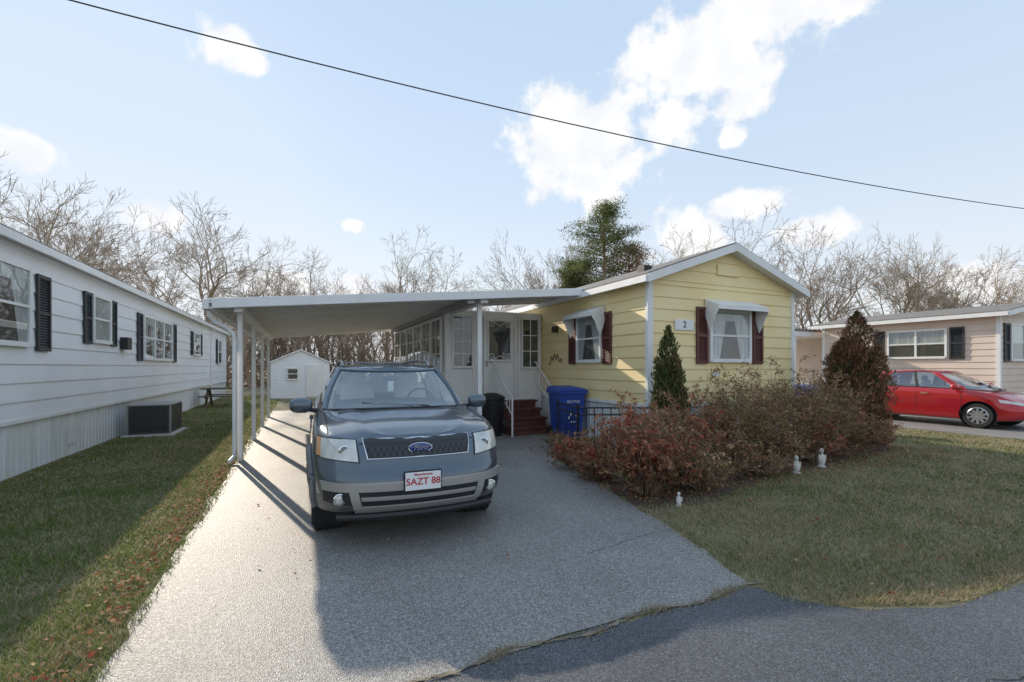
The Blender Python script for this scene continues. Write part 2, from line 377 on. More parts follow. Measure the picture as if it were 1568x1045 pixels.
def awning(Gp,F,t0,t1,z,drop=.32,out=.34):
    p=Gp.p('window_awnings','white')
    p.hexa([F.P(t0,.03,z),F.P(t1,.03,z),F.P(t1,out,z-drop*.45),F.P(t0,out,z-drop*.45),F.P(t0,.03,z+.025),F.P(t1,.03,z+.025),F.P(t1,out+.01,z-drop*.45+.025),F.P(t0,out+.01,z-drop*.45+.025)])
    p.box(F,t0,t1,out,out+.012,z-drop*.62,z-drop*.42)
    for t in (t0-.012,t1):
        pts=[(.03,z),(out,z-drop*.45),(out,z-drop*.75),(out*.8,z-drop*1.0),(out*.62,z-drop*1.5),(out*.4,z-drop*1.9),(.03,z-drop*.9)]
        vs=[F.P(t,n,zz) for n,zz in pts]+[F.P(t+.012,n,zz) for n,zz in pts]; n=len(pts)
        p.add(vs,[tuple(range(n)),tuple(range(n,2*n))[::-1]]+[(i,(i+1)%n,n+(i+1)%n,n+i) for i in range(n)])
def skirting(Gp,F,t0,t1,z1,m='skirt'):
    p=Gp.p('skirting',m); p.box(F,t0,t1,-.08,-.03,0,z1); t=t0
    while t<t1: p.box(F,t,min(t+.03,t1),-.03,-.018,0.0,z1-.01); t+=.16
    Gp.p('skirting_trim','white').box(F,t0,t1,-.02,.03,z1-.03,z1+.03)
def gable_house(name,a0,a1,b0,b1,zs,ze,zp,msid,pitch,over=.22,walls=('L','F')):
    Gp=Group(name,W((a0+a1)/2,(b0+b1)/2)); am=(a0+a1)/2
    core=Gp.p('wall_core',msid)
    core.box(G,a0+.02,a1-.02,b0+.02,b1-.02,zs-.02,ze)
    core.add([W(a0+.02,b0+.02,ze),W(a1-.02,b0+.02,ze),W(am,b0+.02,zp-.03),W(a0+.02,b1-.02,ze),W(a1-.02,b1-.02,ze),W(am,b1-.02,zp-.03)],[(0,1,2),(5,4,3),(0,3,4,1),(1,4,5,2),(2,5,3,0)])
    sd=Gp.p('siding',msid)
    FL=faceA(a0,-1);FR=faceA(a1,1);FF=faceB(b0,-1);FB=faceB(b1,1)
    for F,r in ((FL,(b0,b1)),(FR,(b0,b1))): siding(sd,F,zs,ze,pitch,lambda z,r=r:r); skirting(Gp,F,r[0],r[1],zs)
    def gr(z):
        if z<=ze: return (a0,a1)
        k=(z-ze)/(zp-ze); return (a0+(am-a0)*k,a1-(a1-am)*k)
    for F in (FF,FB):
        siding(sd,F,zs,ze,pitch,gr); siding(sd,F,ze,zp,pitch,gr); skirting(Gp,F,a0,a1,zs)
    ct=Gp.p('corner_trim','white')
    for a,F1 in ((a0,FL),(a1,FR)):
        for b in (b0,b1):
            s=1 if b==b0 else -1
            ct.box(F1,min(b,b+s*.07),max(b,b+s*.07),.0,.03,zs,ze)
            F2=FF if b==b0 else FB; q=1 if a==a0 else -1
            ct.box(F2,min(a-q*.03,a+q*.07),max(a-q*.03,a+q*.07),.0,.032,zs,ze)
    sl=(zp-ze)/(am-a0); rf=Gp.p('roof','roof'); fs=Gp.p('roof_fascia','white')
    for s in (-1,1):
        ae=am+s*((am-a0)+over); zee=ze-over*sl
        rf.hexa([W(ae,b0-over,zee+.10),W(am,b0-over,zp+.10),W(am,b1+over,zp+.10),W(ae,b1+over,zee+.10),W(ae,b0-over,zee+.135),W(am,b0-over,zp+.135),W(am,b1+over,zp+.135),W(ae,b1+over,zee+.135)])
        fs.hexa([W(ae,b0-over+.01,zee),W(am,b0-over+.01,zp),W(am,b1+over-.01,zp),W(ae,b1+over-.01,zee),W(ae,b0-over+.01,zee+.097),W(am,b0-over+.01,zp+.097),W(am,b1+over-.01,zp+.097),W(ae,b1+over-.01,zee+.097)])
        fs.hexa([W(ae,b0-over-.02,zee-.04),W(am,b0-over-.02,zp-.04),W(am,b0-over+.006,zp-.04),W(ae,b0-over+.006,zee-.04),W(ae,b0-over-.02,zee+.11),W(am,b0-over-.02,zp+.11),W(am,b0-over+.006,zp+.11),W(ae,b0-over+.006,zee+.11)])
        fs.box(G,ae-(.05 if s<0 else -.003),ae+(-.003 if s<0 else .05),b0-over,b1+over,zee-.03,zee+.09)
    return Gp,FL,FR,FF
# ---- yellow home
H,FL,FR,FF=gable_house('yellow_mobile_home',5.81,9.79,6.69,22.0,.88,3.22,3.92,'yellow',.225)
window(H,FL,8.18,9.02,1.76,2.68,curt='sides'); shutter(H,FL,7.78,8.08,1.66,2.74,'shutbrn'); shutter(H,FL,9.12,9.42,1.66,2.74,'shutbrn'); awning(H,FL,8.02,9.18,2.86)
window(H,FF,7.34,8.38,1.76,2.68,curt='sides'); shutter(H,FF,6.94,7.24,1.66,2.76,'shutbrn'); shutter(H,FF,8.50,8.80,1.66,2.76,'shutbrn'); awning(H,FF,7.18,8.56,2.90)
sg=H.p('house_number_sign','white'); sg.box(FF,6.40,6.88,.021,.035,2.30,2.50)
H.p('gable_vent','yellow').box(FF,7.5,8.1,.02,.045,3.42,3.62)
H.p('outlet','white').box(FF,7.35,7.48,.02,.09,1.42,1.52); H.p('roof_vent','black').box(G,6.3,6.5,7.4,7.6,3.35,3.66)
H.p('wall_lantern','black').box(FL,9.95,10.07,.02,.14,2.45,2.6)
H.p('downspout','white').tube([W(5.77,6.66,.1),W(5.77,6.66,3.15)],.03,8)
pts=[]
for i in range(60):
    t=i/59; pts.append(FL.P(9.75+.62*t,.04,1.70+.07*math.sin(t*25)+.16*math.sin(math.pi*t)))
H.p('wall_scroll','iron').tube(pts,.008,6)
def text(Gp,s,size,Mx,m,name,ext=.002):
    cu=bpy.data.curves.new(name,'FONT'); cu.body=s; cu.size=size; cu.align_x='CENTER'; cu.align_y='CENTER'; cu.extrude=ext; cu.offset=size*.012
    cu.materials.append(M[m]); ob=bpy.data.objects.new(name,cu); COL.objects.link(ob); ob.parent=Gp.e; ob.matrix_local=Mx; return ob
def rotmat(x,y,z,p):
    return Matrix(((x[0],y[0],z[0],p[0]),(x[1],y[1],z[1],p[1]),(x[2],y[2],z[2],p[2]),(0,0,0,1)))
pp=Vector(FF.P(6.64,.038,2.40))-Vector(H.loc)
text(H,'2',.17,rotmat((V[0],V[1],0),(0,0,1),(-U[0],-U[1],0),pp),'black','house_number')
PW=H.p('porch_walls','white')
PW.box(G,3.19,5.79,10.85,17.2,.0,3.0)
FD=faceB(10.83,-1); FS=faceA(3.17,-1)
PW.box(FD,3.17,5.79,-.02,.0,0.0,2.98)
for t in (3.2,3.9,4.08,5.02,5.12,5.72): PW.box(FD,t-.035,t+.035,.001,.035,.78,2.95)
PW.box(FD,3.17,5.79,.001,.04,.70,.80)
window(H,FD,3.36,3.83,1.62,2.82,grid=(2,4),rail=False,curt='none',fw=.035)
window(H,FD,5.22,5.66,1.6,2.82,grid=(2,3),rail=False,curt='none',fw=.035)
dr=H.p('front_door','white'); dr.box(FD,4.14,4.96,.003,.05,.80,2.86)
window(H,FD,4.26,4.84,1.78,2.74,grid=None,rail=False,curt='none',fw=.03,proud=.05)
dr.box(FD,4.28,4.82,.05,.062,.92,1.60)
sc=H.p('door_scrollwork','white')
for zc_,s_ in ((1.84,1),(2.68,-1)):
    for tc in (4.33,4.77):
        sc.tube([FD.P(tc+(.004+.08*q/9)*math.cos(q)*(1 if tc<4.5 else -1),.115,zc_+(.004+.09*q/9)*math.sin(q)*s_) for q in np.linspace(0,9,26)],.012,5)
sc.tube([FD.P(4.40,.115,1.80),FD.P(4.55,.115,1.88),FD.P(4.70,.115,1.80)],.011,5); sc.tube([FD.P(4.40,.115,2.72),FD.P(4.55,.115,2.62),FD.P(4.70,.115,2.72)],.011,5)
H.p('door_handle','metal').box(FD,4.19,4.23,.05,.10,1.62,1.75)
for i in range(6):
    b=11.0+i*1.02
    window(H,FS,b+.1,b+.92,1.5,2.78,grid=(2,3),rail=False,curt='none',fw=.04)
H.finish()
# ---- left home
H,_,FLR,_=gable_house('white_mobile_home',-7.9,-3.79,3.5,30.0,.80,3.42,3.95,'whitesiding',.28,over=.16)
window(H,FLR,8.3,9.42,1.97,3.05,curt='sides',cols=1); shutter(H,FLR,9.68,10.1,1.85,3.06,'shutblk')
window(H,FLR,11.86,12.7,2.15,3.0,curt='full'); shutter(H,FLR,11.42,11.76,2.05,3.05,'shutblk'); shutter(H,FLR,12.8,13.12,2.05,3.05,'shutblk')
H.p('electric_meter','black').box(FLR,13.4,13.7,.02,.16,2.0,2.28)
window(H,FLR,15.15,18.0,1.85,2.92,cols=3,curt='sides'); shutter(H,FLR,14.6,15.0,1.75,2.98,'shutblk'); shutter(H,FLR,18.15,18.6,1.75,2.98,'shutblk')
window(H,FLR,21.4,22.5,2.1,2.9,curt='shade'); shutter(H,FLR,22.65,23.0,2.05,2.95,'shutblk'); shutter(H,FLR,20.9,21.25,2.05,2.95,'shutblk')
window(H,FLR,27.2,28.2,1.8,2.9,curt='shade'); shutter(H,FLR,26.6,27.0,1.75,2.95,'shutblk')
H.p('downspout','white').tube([FLR.P(25.2,.05,.1),FLR.P(25.2,.05,3.3)],.035,8)
H.p('skirt_vents','white').box(FLR,10.9,11.2,-.02,-.012,.2,.55)
H.finish()
# ---- tan home
H,FTL,_,FTF=gable_house('tan_mobile_home',19.5,24.0,6.74,12.0,.75,3.22,3.6,'tan',.2,over=.3)
window(H,FTL,8.05,9.65,1.95,2.82,cols=2,curt='shade'); shutter(H,FTL,7.55,7.93,1.85,2.9,'shutblk'); shutter(H,FTL,9.8,10.15,1.85,2.9,'shutblk')
window(H,FTF,20.2,21.0,1.85,2.9,curt='shade'); shutter(H,FTF,19.72,20.08,1.75,2.95,'shutblk'); shutter(H,FTF,21.15,21.5,1.75,2.95,'shutblk')
p=H.p('porch_roof','white'); p.box(G,18.2,24,12.35,18,2.85,3.05); H.p('porch_roofing','roof').box(G,18.1,24,12.33,18.1,3.053,3.15)
for b in (12.45,14.2,16.0,17.8): p.box(G,18.3,18.4,b-.05,b+.05,.0,2.85)
p.box(G,18.3,22,12.35,18,.75,.90); p.box(G,18.3,18.38,12.45,17.8,1.72,1.79)
b=12.5
while b<17.8: p.box(G,18.32,18.36,b,b+.05,.9,1.72); b+=.14
H.p('porch_house','tan').box(G,20.6,24,12.25,24,.1,2.85)
H.finish()
# ---- shed
def shed():
    a0,a1,b0,b1=-1.35,1.35,25.6,28.2; S=Group('garden_shed',W(0,26.9)); w=S.p('shed_walls','whitesiding'); am=0
    w.box(G,a0+.02,a1-.02,b0+.02,b1,0,1.8)
    w.add([W(a0,b0+.02,1.8),W(a1,b0+.02,1.8),W(am,b0+.02,2.4),W(a0,b1,1.8),W(a1,b1,1.8),W(am,b1,2.4)],[(0,1,2),(5,4,3),(0,3,4,1),(1,4,5,2),(2,5,3,0)])
    F=faceB(b0,-1); siding(w,F,.05,1.8,.15,lambda z:(a0,a1)); siding(w,F,1.8,2.4,.15,lambda z:(a0*(2.4-z)/.6,a1*(2.4-z)/.6))
    r=S.p('shed_roof','white')
    for s in (-1,1): r.hexa([W(s*1.5,b0-.12,1.74),W(0,b0-.12,2.42),W(0,b1+.1,2.42),W(s*1.5,b1+.1,1.74),W(s*1.5,b0-.12,1.80),W(0,b0-.12,2.48),W(0,b1+.1,2.48),W(s*1.5,b1+.1,1.80)])
    window(S,F,-.6,-.15,1.0,1.5,curt='none'); S.p('shed_door','white').box(F,.25,1.05,.02,.05,.08,1.7)
    S.finish()
shed()
# ------------------------------------------------ carport
C=Group('carport',W(1.5,13))
def zc(a): return 2.62+.093*(a+1.3)
rf=C.p('roof_pans','alum')
def slab(p,a0,a1,b0,b1,dz0,dz1):
    p.hexa([W(a0,b0,zc(a0)+dz0),W(a1,b0,zc(a1)+dz0),W(a1,b1,zc(a1)+dz0),W(a0,b1,zc(a0)+dz0),W(a0,b0,zc(a0)+dz1),W(a1,b0,zc(a1)+dz1),W(a1,b1,zc(a1)+dz1),W(a0,b1,zc(a0)+dz1)])
slab(rf,-1.25,5.62,8.66,10.83,0,.03); slab(rf,-1.25,3.30,10.832,17.6,0,.03)
b=8.85; sm=C.p('pan_seams','darkmetal')
while b<17.5:
    ae=5.6 if b<10.6 else 3.2
    slab(rf,-1.25,ae,b,b+.04,-.05,-.001); slab(sm,-1.25,ae,b-.022,b-.002,-.014,-.002); b+=.40
fa=C.p('roof_fascia','white',bevel=.008)
slab(fa,-1.32,5.62,8.58,8.655,-.10,.06); slab(fa,-1.40,-1.26,8.58,17.65,-.11,.05); slab(fa,-1.3,3.3,17.61,17.68,-.1,.05)
bm_=C.p('beams','white')
slab(bm_,-.98,-.86,8.7,17.5,-.16,-.055); slab(bm_,3.28,3.44,8.7,10.8,-.17,-.055)
slab(C.p('porch_gutter','metal'),3.02,3.16,8.75,17.4,-.16,-.055)
ps=C.p('posts','white',bevel=.006)
for b in (9.0,11.5,14.0,16.5):
    for o in (0,.16):
        ps.box(G,-.97,-.90,b+o,b+o+.05,0,zc(-.9)-.12)
    ps.box(G,-.95,-.92,b+.05,b+.16,.12,.16); ps.box(G,-.95,-.92,b+.05,b+.16,2.3,2.34)
ps.box(G,3.31,3.40,8.95,9.04,0,zc(3.35)-.14)
dsp=C.p('downspout','white',smooth=True)
pl=[(-1.33,8.72,2.5),(-1.33,8.74,2.42),(-1.27,8.8,2.33),(-1.12,8.88,2.25),(-1.02,8.92,2.15),(-1.0,8.93,2.0),(-1.0,8.93,.25),(-1.0,8.9,.12),(-1.05,8.72,.06)]
dsp.tube([W(*q) for q in pl],.036,10)
C.finish()
# ------------------------------------------------ steps & railings
S=Group('porch_steps',W(4.95,10.2)); st=S.p('treads','brownstep',bevel=.008)
for i in range(4):
    b1=10.80-.28*(3-i)
    st.box(G,4.40,5.50,b1-.30,b1,.19*(i+1)-.05,.19*(i+1)); st.box(G,4.44,5.46,b1-.27,b1-.25,.19*i+.0,.19*(i+1)-.052)
S.p('stringers','brownstep').box(G,4.40,4.438,9.72,10.78,0,.2)
rl=S.p('handrails','white',smooth=True)
for a in (4.36,5.56):
    rl.tube([W(a,9.55,.0),W(a,9.55,.92),W(a,9.75,1.0),W(a,10.7,1.72),W(a,10.78,1.72)],.022,8)
    rl.tube([W(a,9.55,.5),W(a,10.75,1.28)],.014,6)
    for k in range(7):
        b=9.7+k*.16; rl.tube([W(a,b,.45+.65*(b-9.55)),W(a,b,.95+.76*(b-9.7))],.011,6)
rl.tube([W(5.56,9.55,.92),W(5.78,9.55,.92)],.014,6)
S.finish()
R=Group('iron_railing',W(4.9,7.6)); ir=R.p('rails','iron')
def fence(p0,p1,h=.88):
    p0=np.array(p0);p1=np.array(p1);L=np.linalg.norm(p1-p0)
    for z in (h,h-.12,.12): ir.tube([W(*p0,z),W(*p1,z)],.016,6)
    n=int(L/.13)
    for i in range(n+1):
        q=p0+(p1-p0)*i/n; ir.tube([W(*q,0),W(*q,h+(.06 if i%n==0 else 0))],.018 if i%n==0 else .009,6)
fence((4.45,6.95),(5.72,6.3)); fence((4.45,6.98),(4.75,8.2)); R.finish()
# ------------------------------------------------ bins
def wheelie(name,a,b,rot,s=1.0,m='blue'):
    B=Group(name,W(a,b),rot,local=True); w,d,h=.28*s,.33*s,1.0*s
    bd=B.p('body',m,bevel=.03)
    bd.hexa([(-w*.8,-d*.75,.06),(w*.8,-d*.75,.06),(w*.8,d*.8,.06),(-w*.8,d*.8,.06),(-w,-d,h),(w,-d,h),(w,d,h),(-w,d,h)])
    for x in (-.5,0,.5): B.p('ribs',m,bevel=.006).hexa([(x*w*1.2-.02,-d*.76-.012,.10),(x*w*1.2+.02,-d*.76-.012,.10),(x*w*1.2+.02,-d*.76+.02,.10),(x*w*1.2-.02,-d*.76+.02,.10),(x*w*1.4-.02,-d*.92-.012,h*.7),(x*w*1.4+.02,-d*.92-.012,h*.7),(x*w*1.4+.02,-d*.92+.02,h*.7),(x*w*1.4-.02,-d*.92+.02,h*.7)])
    rm=B.p('rim',m,bevel=.01); rm.hexa([(-w-.03,-d-.03,h-.07),(w+.03,-d-.03,h-.07),(w+.03,d+.03,h-.07),(-w-.03,d+.03,h-.07),(-w-.035,-d-.035,h),(w+.035,-d-.035,h),(w+.035,d+.035,h),(-w-.035,d+.035,h)])
    ld=B.p('lid',m,bevel=.02); ld.hexa([(-w-.045,-d-.06,h+.004),(w+.045,-d-.06,h+.004),(w+.045,d+.05,h+.004),(-w-.045,d+.05,h+.004),(-w*.8,-d*.8,h+.06),(w*.8,-d*.8,h+.06),(w*.9,d,h+.09),(-w*.9,d,h+.09)])
    B.p('handle',m).tube([(-w*.8,d+.09,h-.02),(w*.8,d+.09,h-.02)],.018,8)
    for x in (-w,w-.04): B.p('wheels','rubber').lathe([(0,0),(.11,0),(.11,.05),(0,.05)],(x,d*.75,.11),'x',18)
    ar=B.p('recycle_symbol','white')
    for q in range(3):
        a0=math.pi/2+q*2.094+.35; a1=a0+1.35; cz=.45*h; rr=.11
        y=lambda z:-d*.75-(z-.06)/(h-.06)*d*.25-.02
        P0_=(rr*math.cos(a0),cz+rr*math.sin(a0)); P1_=(rr*math.cos(a1),cz+rr*math.sin(a1))
        ar.tube([(P0_[0],y(P0_[1])-.002,P0_[1]),(P1_[0],y(P1_[1])-.002,P1_[1])],.014,6)
    text(B,'RECYCLE',.075,rotmat((1,0,0),(0,.0,1),(0,-1,0),(0,-d*.985-.005,.78*h)),'white','recycle_lettering')
    B.finish()
wheelie('recycling_bin',5.42,8.95,ANG-.1,1.08); wheelie('recycling_bin',11.9,7.9,ANG+.5,1.05)
T=Group('trash_can',W(4.03,10.0)); 
x,y,_=W(4.03,10.0); T.p('body','black',smooth=True).lathe([(0,.0),(.23,.0),(.24,.02),(.30,.84),(.32,.86),(.32,.90),(.30,.92),(.12,.99),(0,1.0)],(x,y,0),'z',28); T.p('rim','black').lathe([(.30,.78),(.32,.79),(.32,.82),(.30,.83)],(x,y,0),'z',28); T.finish()
A=Group('air_conditioner_unit',W(-3.05,13.6)); F=faceA(-2.75,1)
A.p('casing','darkmetal').box(G,-3.55,-2.77,13.1,14.15,.06,.70); A.p('pad','concrete').box(G,-3.65,-2.65,13.0,14.25,0,.058)
A.p('top','metal',bevel=.01).box(G,-3.57,-2.74,13.07,14.18,.70,.74)
for bb in (13.075,14.14): A.p('corner_posts','metal').box(G,-2.775,-2.735,bb-.0,bb+.035,.06,.70)
A.p('corner_posts').box(G,-3.57,-3.53,13.07,13.1,.06,.70)
gr=A.p('grille','black'); gr.box(F,13.16,14.1,-.018,-.01,.1,.68)
gr.box(faceB(13.08,-1),-3.5,-2.82,-.018,-.006,.1,.68)
fn=A.p('fins','darkmetal')
for k in range(14): fn.box(F,13.14,14.1,-.008,.006,.1+k*.042,.115+k*.042); fn.box(faceB(13.08,-1),-3.52,-2.8,-.004,.008,.1+k*.042,.115+k*.042)
A.finish()
Pn=Group('picnic_table',W(-2.9,22)); q=Pn.p('boards','wood')
q.box(G,-3.6,-2.2,21.6,22.4,.70,.75); q.box(G,-3.6,-2.2,21.2,21.45,.42,.46); q.box(G,-3.6,-2.2,22.55,22.8,.42,.46)
for a in (-3.4,-2.4): q.hexa([W(a,21.2,0),W(a+.08,21.2,0),W(a+.08,21.3,0),W(a,21.3,0),W(a,21.8,.7),W(a+.08,21.8,.7),W(a+.08,21.9,.7),W(a,21.9,.7)]); q.hexa([W(a,22.8,0),W(a+.08,22.8,0),W(a+.08,22.7,0),W(a,22.7,0),W(a,22.2,.7),W(a+.08,22.2,.7),W(a+.08,22.1,.7),W(a,22.1,.7)]); q.box(G,a,a+.08,21.2,22.8,.38,.42)
Pn.finish()
def statue(a,b,h):
    S=Group('garden_statue',W(a,b)); x,y,_=W(a,b); p=S.p('figure','concrete',smooth=True); k=h/.4
    p.lathe([(0,0),(.08*k,0),(.08*k,.03*k),(.05*k,.05*k),(.075*k,.13*k),(.06*k,.2*k),(.045*k,.26*k),(.02*k,.29*k),(0,.29*k)],(x,y,0),'z',14)
    p.ellipsoid((x,y,.335*k),(.045*k,.045*k,.055*k)); p.ellipsoid((x-.06*k,y-.02,.2*k),(.022*k,.022*k,.07*k)); p.ellipsoid((x+.06*k,y-.02,.2*k),(.022*k,.022*k,.07*k))
    S.finish()
statue(6.75,4.55,.28); statue(7.55,4.68,.31); statue(3.95,4.05,.17)
# ------------------------------------------------ power line
P0=Vector((-5.29,5.57,6.0)); P1=Vector((12.6,11.4,5.49)); d=P1-P0; pts=[]
for i in range(61):
    t=-1.2+3.2*i/60; p=P0+d*t; p.z-= .42*4*t*(1-t)*.62; pts.append(p)
Wr=Group('power_line',P0); Wr.p('cable','wire').tube(pts,.009,6); Wr.finish()
# ------------------------------------------------ vehicles
def resample(pts,n):
    P=np.array(pts,float); d=np.r_[0,np.cumsum(np.hypot(*np.diff(P,axis=0).T))]; t=np.linspace(0,d[-1],n)
    X=np.interp(t,d,P[:,0]);Y=np.interp(t,d,P[:,1])
    for _ in range(6):
        X[1:-1]=(X[:-2]+2*X[1:-1]+X[2:])/4; Y[1:-1]=(Y[:-2]+2*Y[1:-1]+Y[2:])/4
    return X,Y
def make_car(name,loc,rot,S):
    C=Group(name,loc,rot,local=True)
    n=110; X,Y=resample(S['outline'],n)
    tx=np.gradient(X);ty=np.gradient(Y);l=np.hypot(tx,ty); nx,ny=-ty/l,tx/l
    nx[0]=0;ny[0]=1;nx[-1]=0;ny[-1]=-1
    nx[X<1e-6]=0
    lev=[(0,.07),(.03,.03),(.08,.012),(.16,0),(.26,0),(.36,0),(.46,-.002),(.55,-.002),(.63,.0),(.71,.004),(.78,.010),(.84,.018),(.89,.028),(.93,.040),(.965,.058),(.987,.078),(1,.105)]
    Lc=S['outline'][-1][1]
    verts=[];cross=[.94,.88,.80,.72,.64,.56,.48,.40,.28,.14,0]
    for i in range(n):
        y0=Y[i]; zt=np.interp(y0,*zip(*S['top'])); zb=np.interp(y0,*zip(*S['bot']))
        e=[]
        for f,ins in lev:
            z=zb+(zt-zb)*f
            wf=max(0,1-Y[i]/.7); wr=max(0,1-(Lc-Y[i])/.6)
            rec=np.interp(z,*zip(*S['rec']))*wf; rr=np.interp(z,*zip(*S['rrec']))*wr
            e.append((max(X[i]+nx[i]*ins*(1 if X[i]>.03 else 0),0),Y[i]+ny[i]*ins+rec-rr,z))
        bx,by,bz=e[0]; txx,tyy,tz=e[-1]
        bot=[(bx*s,by,bz) for s in [0,.3,.6,.85]]
        top=[]
        for s in cross:
            cr=S['crown']*(1-s*s)+S.get('crease',0)*math.exp(-((s-.66)/.07)**2)*(1 if y0<1.5 else 0)
            top.append((txx*s,tyy,tz+cr*min(1,txx/.3)))
        half=bot+e+top
        full=half+[(-x,y,z) for x,y,z in half[::-1][1:-1]]
        verts+=full; Mx=len(full)
    fs=[]
    for i in range(n-1):
        for m in range(Mx): fs.append((i*Mx+m,i*Mx+(m+1)%Mx,(i+1)*Mx+(m+1)%Mx,(i+1)*Mx+m))
    me=bpy.data.meshes.new('body'); me.from_pydata(verts,[],fs); bm=bmesh.new(); bm.from_mesh(me)
    bmesh.ops.remove_doubles(bm,verts=bm.verts,dist=2e-4); bmesh.ops.dissolve_degenerate(bm,dist=1e-5,edges=bm.edges)
    bmesh.ops.recalc_face_normals(bm,faces=bm.faces)
    bvh=BVHTree.FromBMesh(bm); bm.to_mesh(me); bm.free()
    ob=bpy.data.objects.new('body',me); COL.objects.link(ob)
    cut=Part('c',None)
    for y in S['wheels']:
        for s in (-1,1): cut.lathe([(0,.0),(S['arch'],.0),(S['arch'],.6),(0,.6)],(.62 if s>0 else -1.22,y,S['wr']+.02),'x',40)
    co=mesh_obj('cutter',cut.v,cut.f,M['black'],merge=True)
    md=ob.modifiers.new('b','BOOLEAN'); md.object=co; md.operation='DIFFERENCE'; md.solver='EXACT'
    dg=bpy.context.evaluated_depsgraph_get(); nm=bpy.data.meshes.new_from_object(ob.evaluated_get(dg)); ob.modifiers.clear()
    if len(nm.polygons)>500: ob.data=nm
    me=ob.data; me.materials.clear(); me.materials.append(M[S['paint']]); me.materials.append(M['cladding']); me.materials.append(M['dash'])
    for p in me.polygons:
        c=p.center; p.material_index=0; p.use_smooth=True
        if c.z<S['cladz']: p.material_index=1
        if p.normal.z>.6 and S['cab'][0]<c.y<S['cab'][1] and c.z>.8 and abs(c.x)<S['cabw']: p.material_index=2
        if p.normal.z<-.7: p.material_index=2
    me.set_sharp_from_angle(angle=math.radians(35))
    bpy.data.objects.remove(co); C.attach(ob)
    wl=C.p('wheel_wells','dark')
    for y in S['wheels']:
        for s in (-1,1): wl.lathe([(0,0),(S['arch']-.004,0),(S['arch']-.004,s*.25)],(.625*s,y,S['wr']+.02),'x',40)
    def cast(u,v,mode,s):
        if mode=='f': h=bvh.ray_cast(Vector((u,-2,v)),Vector((0,1,0)))
        elif mode=='s': h=bvh.ray_cast(Vector((s*3,u,v)),Vector((-s,0,0)))
        elif mode=='t': h=bvh.ray_cast(Vector((u,v,3)),Vector((0,0,-1)))
        else: h=bvh.ray_cast(Vector((u,9,v)),Vector((0,-1,0)))
        return (h[0],h[1]) if h[0] is not None else (None,None)
    def patch(pname,m,cs,off=.006,mode='f',s=1,nu=12,nv=6,depth=.02):
        P=C.p(pname,m,smooth=True); grid=[]
        for j in range(nv+1):
            for i in range(nu+1):
                a,b=i/nu,j/nv
                u=(cs[0][0]*(1-a)+cs[1][0]*a)*(1-b)+(cs[3][0]*(1-a)+cs[2][0]*a)*b
                v=(cs[0][1]*(1-a)+cs[1][1]*a)*(1-b)+(cs[3][1]*(1-a)+cs[2][1]*a)*b
                h,nn=cast(u,v,mode,s)
                if h is None: return
                if nn.dot({'f':Vector((0,-1,0)),'s':Vector((s,0,0)),'t':Vector((0,0,1)),'r':Vector((0,1,0))}[mode])<0: nn=-nn
                grid.append((h+nn*off,h-nn*depth))
        w=nu+1; vs=[g[0] for g in grid]; fs=[(j*w+i,j*w+i+1,(j+1)*w+i+1,(j+1)*w+i) for j in range(nv) for i in range(nu)]
        bd=[i for i in range(nu+1)]+[j*w+nu for j in range(1,nv+1)]+[nv*w+i for i in range(nu-1,-1,-1)]+[j*w for j in range(nv-1,0,-1)]
        k=len(vs); vs+=[grid[b][1] for b in bd]; nb=len(bd)
        for q in range(nb): fs.append((bd[q],bd[(q+1)%nb],k+(q+1)%nb,k+q))
        P.add(vs,fs)
    gb,gt=S['gbase'],S['gtop']; kinds=S['gkind']; bz=S['gbz'];tz=S['gtz']
    glass=C.p('windows','carglass',smooth=True); pil=C.p('pillars_and_roof',S['paint'],smooth=True); seal=C.p('window_seals','black')
    m=len(gb); L5=6
    def pt(i,k,s,o=0):
        f=k/L5; b=gb[i];t=gt[i]; bul=.025*math.sin(math.pi*f)
        zb_=np.interp(b[1],*zip(*bz)); zt_=np.interp(t[1],*zip(*tz))
        x=b[0]*(1-f)+t[0]*f; y=b[1]*(1-f)+t[1]*f; z=zb_*(1-f)+zt_*f
        hx=bul*(1 if b[0]>.6 else .3); yy=(-bul if b[1]<2 and b[0]<.7 else (bul if b[1]>S['cab'][1]-.5 and b[0]<.7 else 0))
        return (s*(x+hx*(x>.01)*(b[0]>.6)-o*(x>.02)),y+yy,z)
    for s in (-1,1):
        for i in range(m-1):
            for k in range(L5):
                q=[pt(i,k,s),pt(i+1,k,s),pt(i+1,k+1,s),pt(i,k+1,s)]
                kd=kinds[i]
                if kd=='g': glass.add(q,[(0,1,2,3)])
                elif kd=='b': seal.add(q,[(0,1,2,3)])
                else: pil.add(q,[(0,1,2,3)])
    rc=[0,.25,.5,.7,.85,.95,1]
    for s in (-1,1):
        for i in range(m-1):
            rows=[]
            for ii in (i,i+1):
                x,y=gt[ii]; zt_=np.interp(y,*zip(*tz)); row=[]
                for c in rc:
                    row.append((s*x*c,y,zt_+S['rcrown']*(1-c**2.5)*min(1,x/.25)))
                rows.append(row)
            for k in range(len(rc)-1):
                pil.add([rows[0][k],rows[0][k+1],rows[1][k+1],rows[1][k]],[(0,1,2,3)])
    for s in (-1,1):
        seal.tube([Vector(pt(i,0,s))+Vector((0,0,.006)) for i in range(m)],.013,6); 
        C.p('roof_edges',S['paint'],smooth=True).tube([pt(i,L5,s) for i in range(m)],.022,8)
        for i in S['apil']: C.p('roof_edges').tube([pt(i,k,s) for k in range(L5+1)],.028,8)
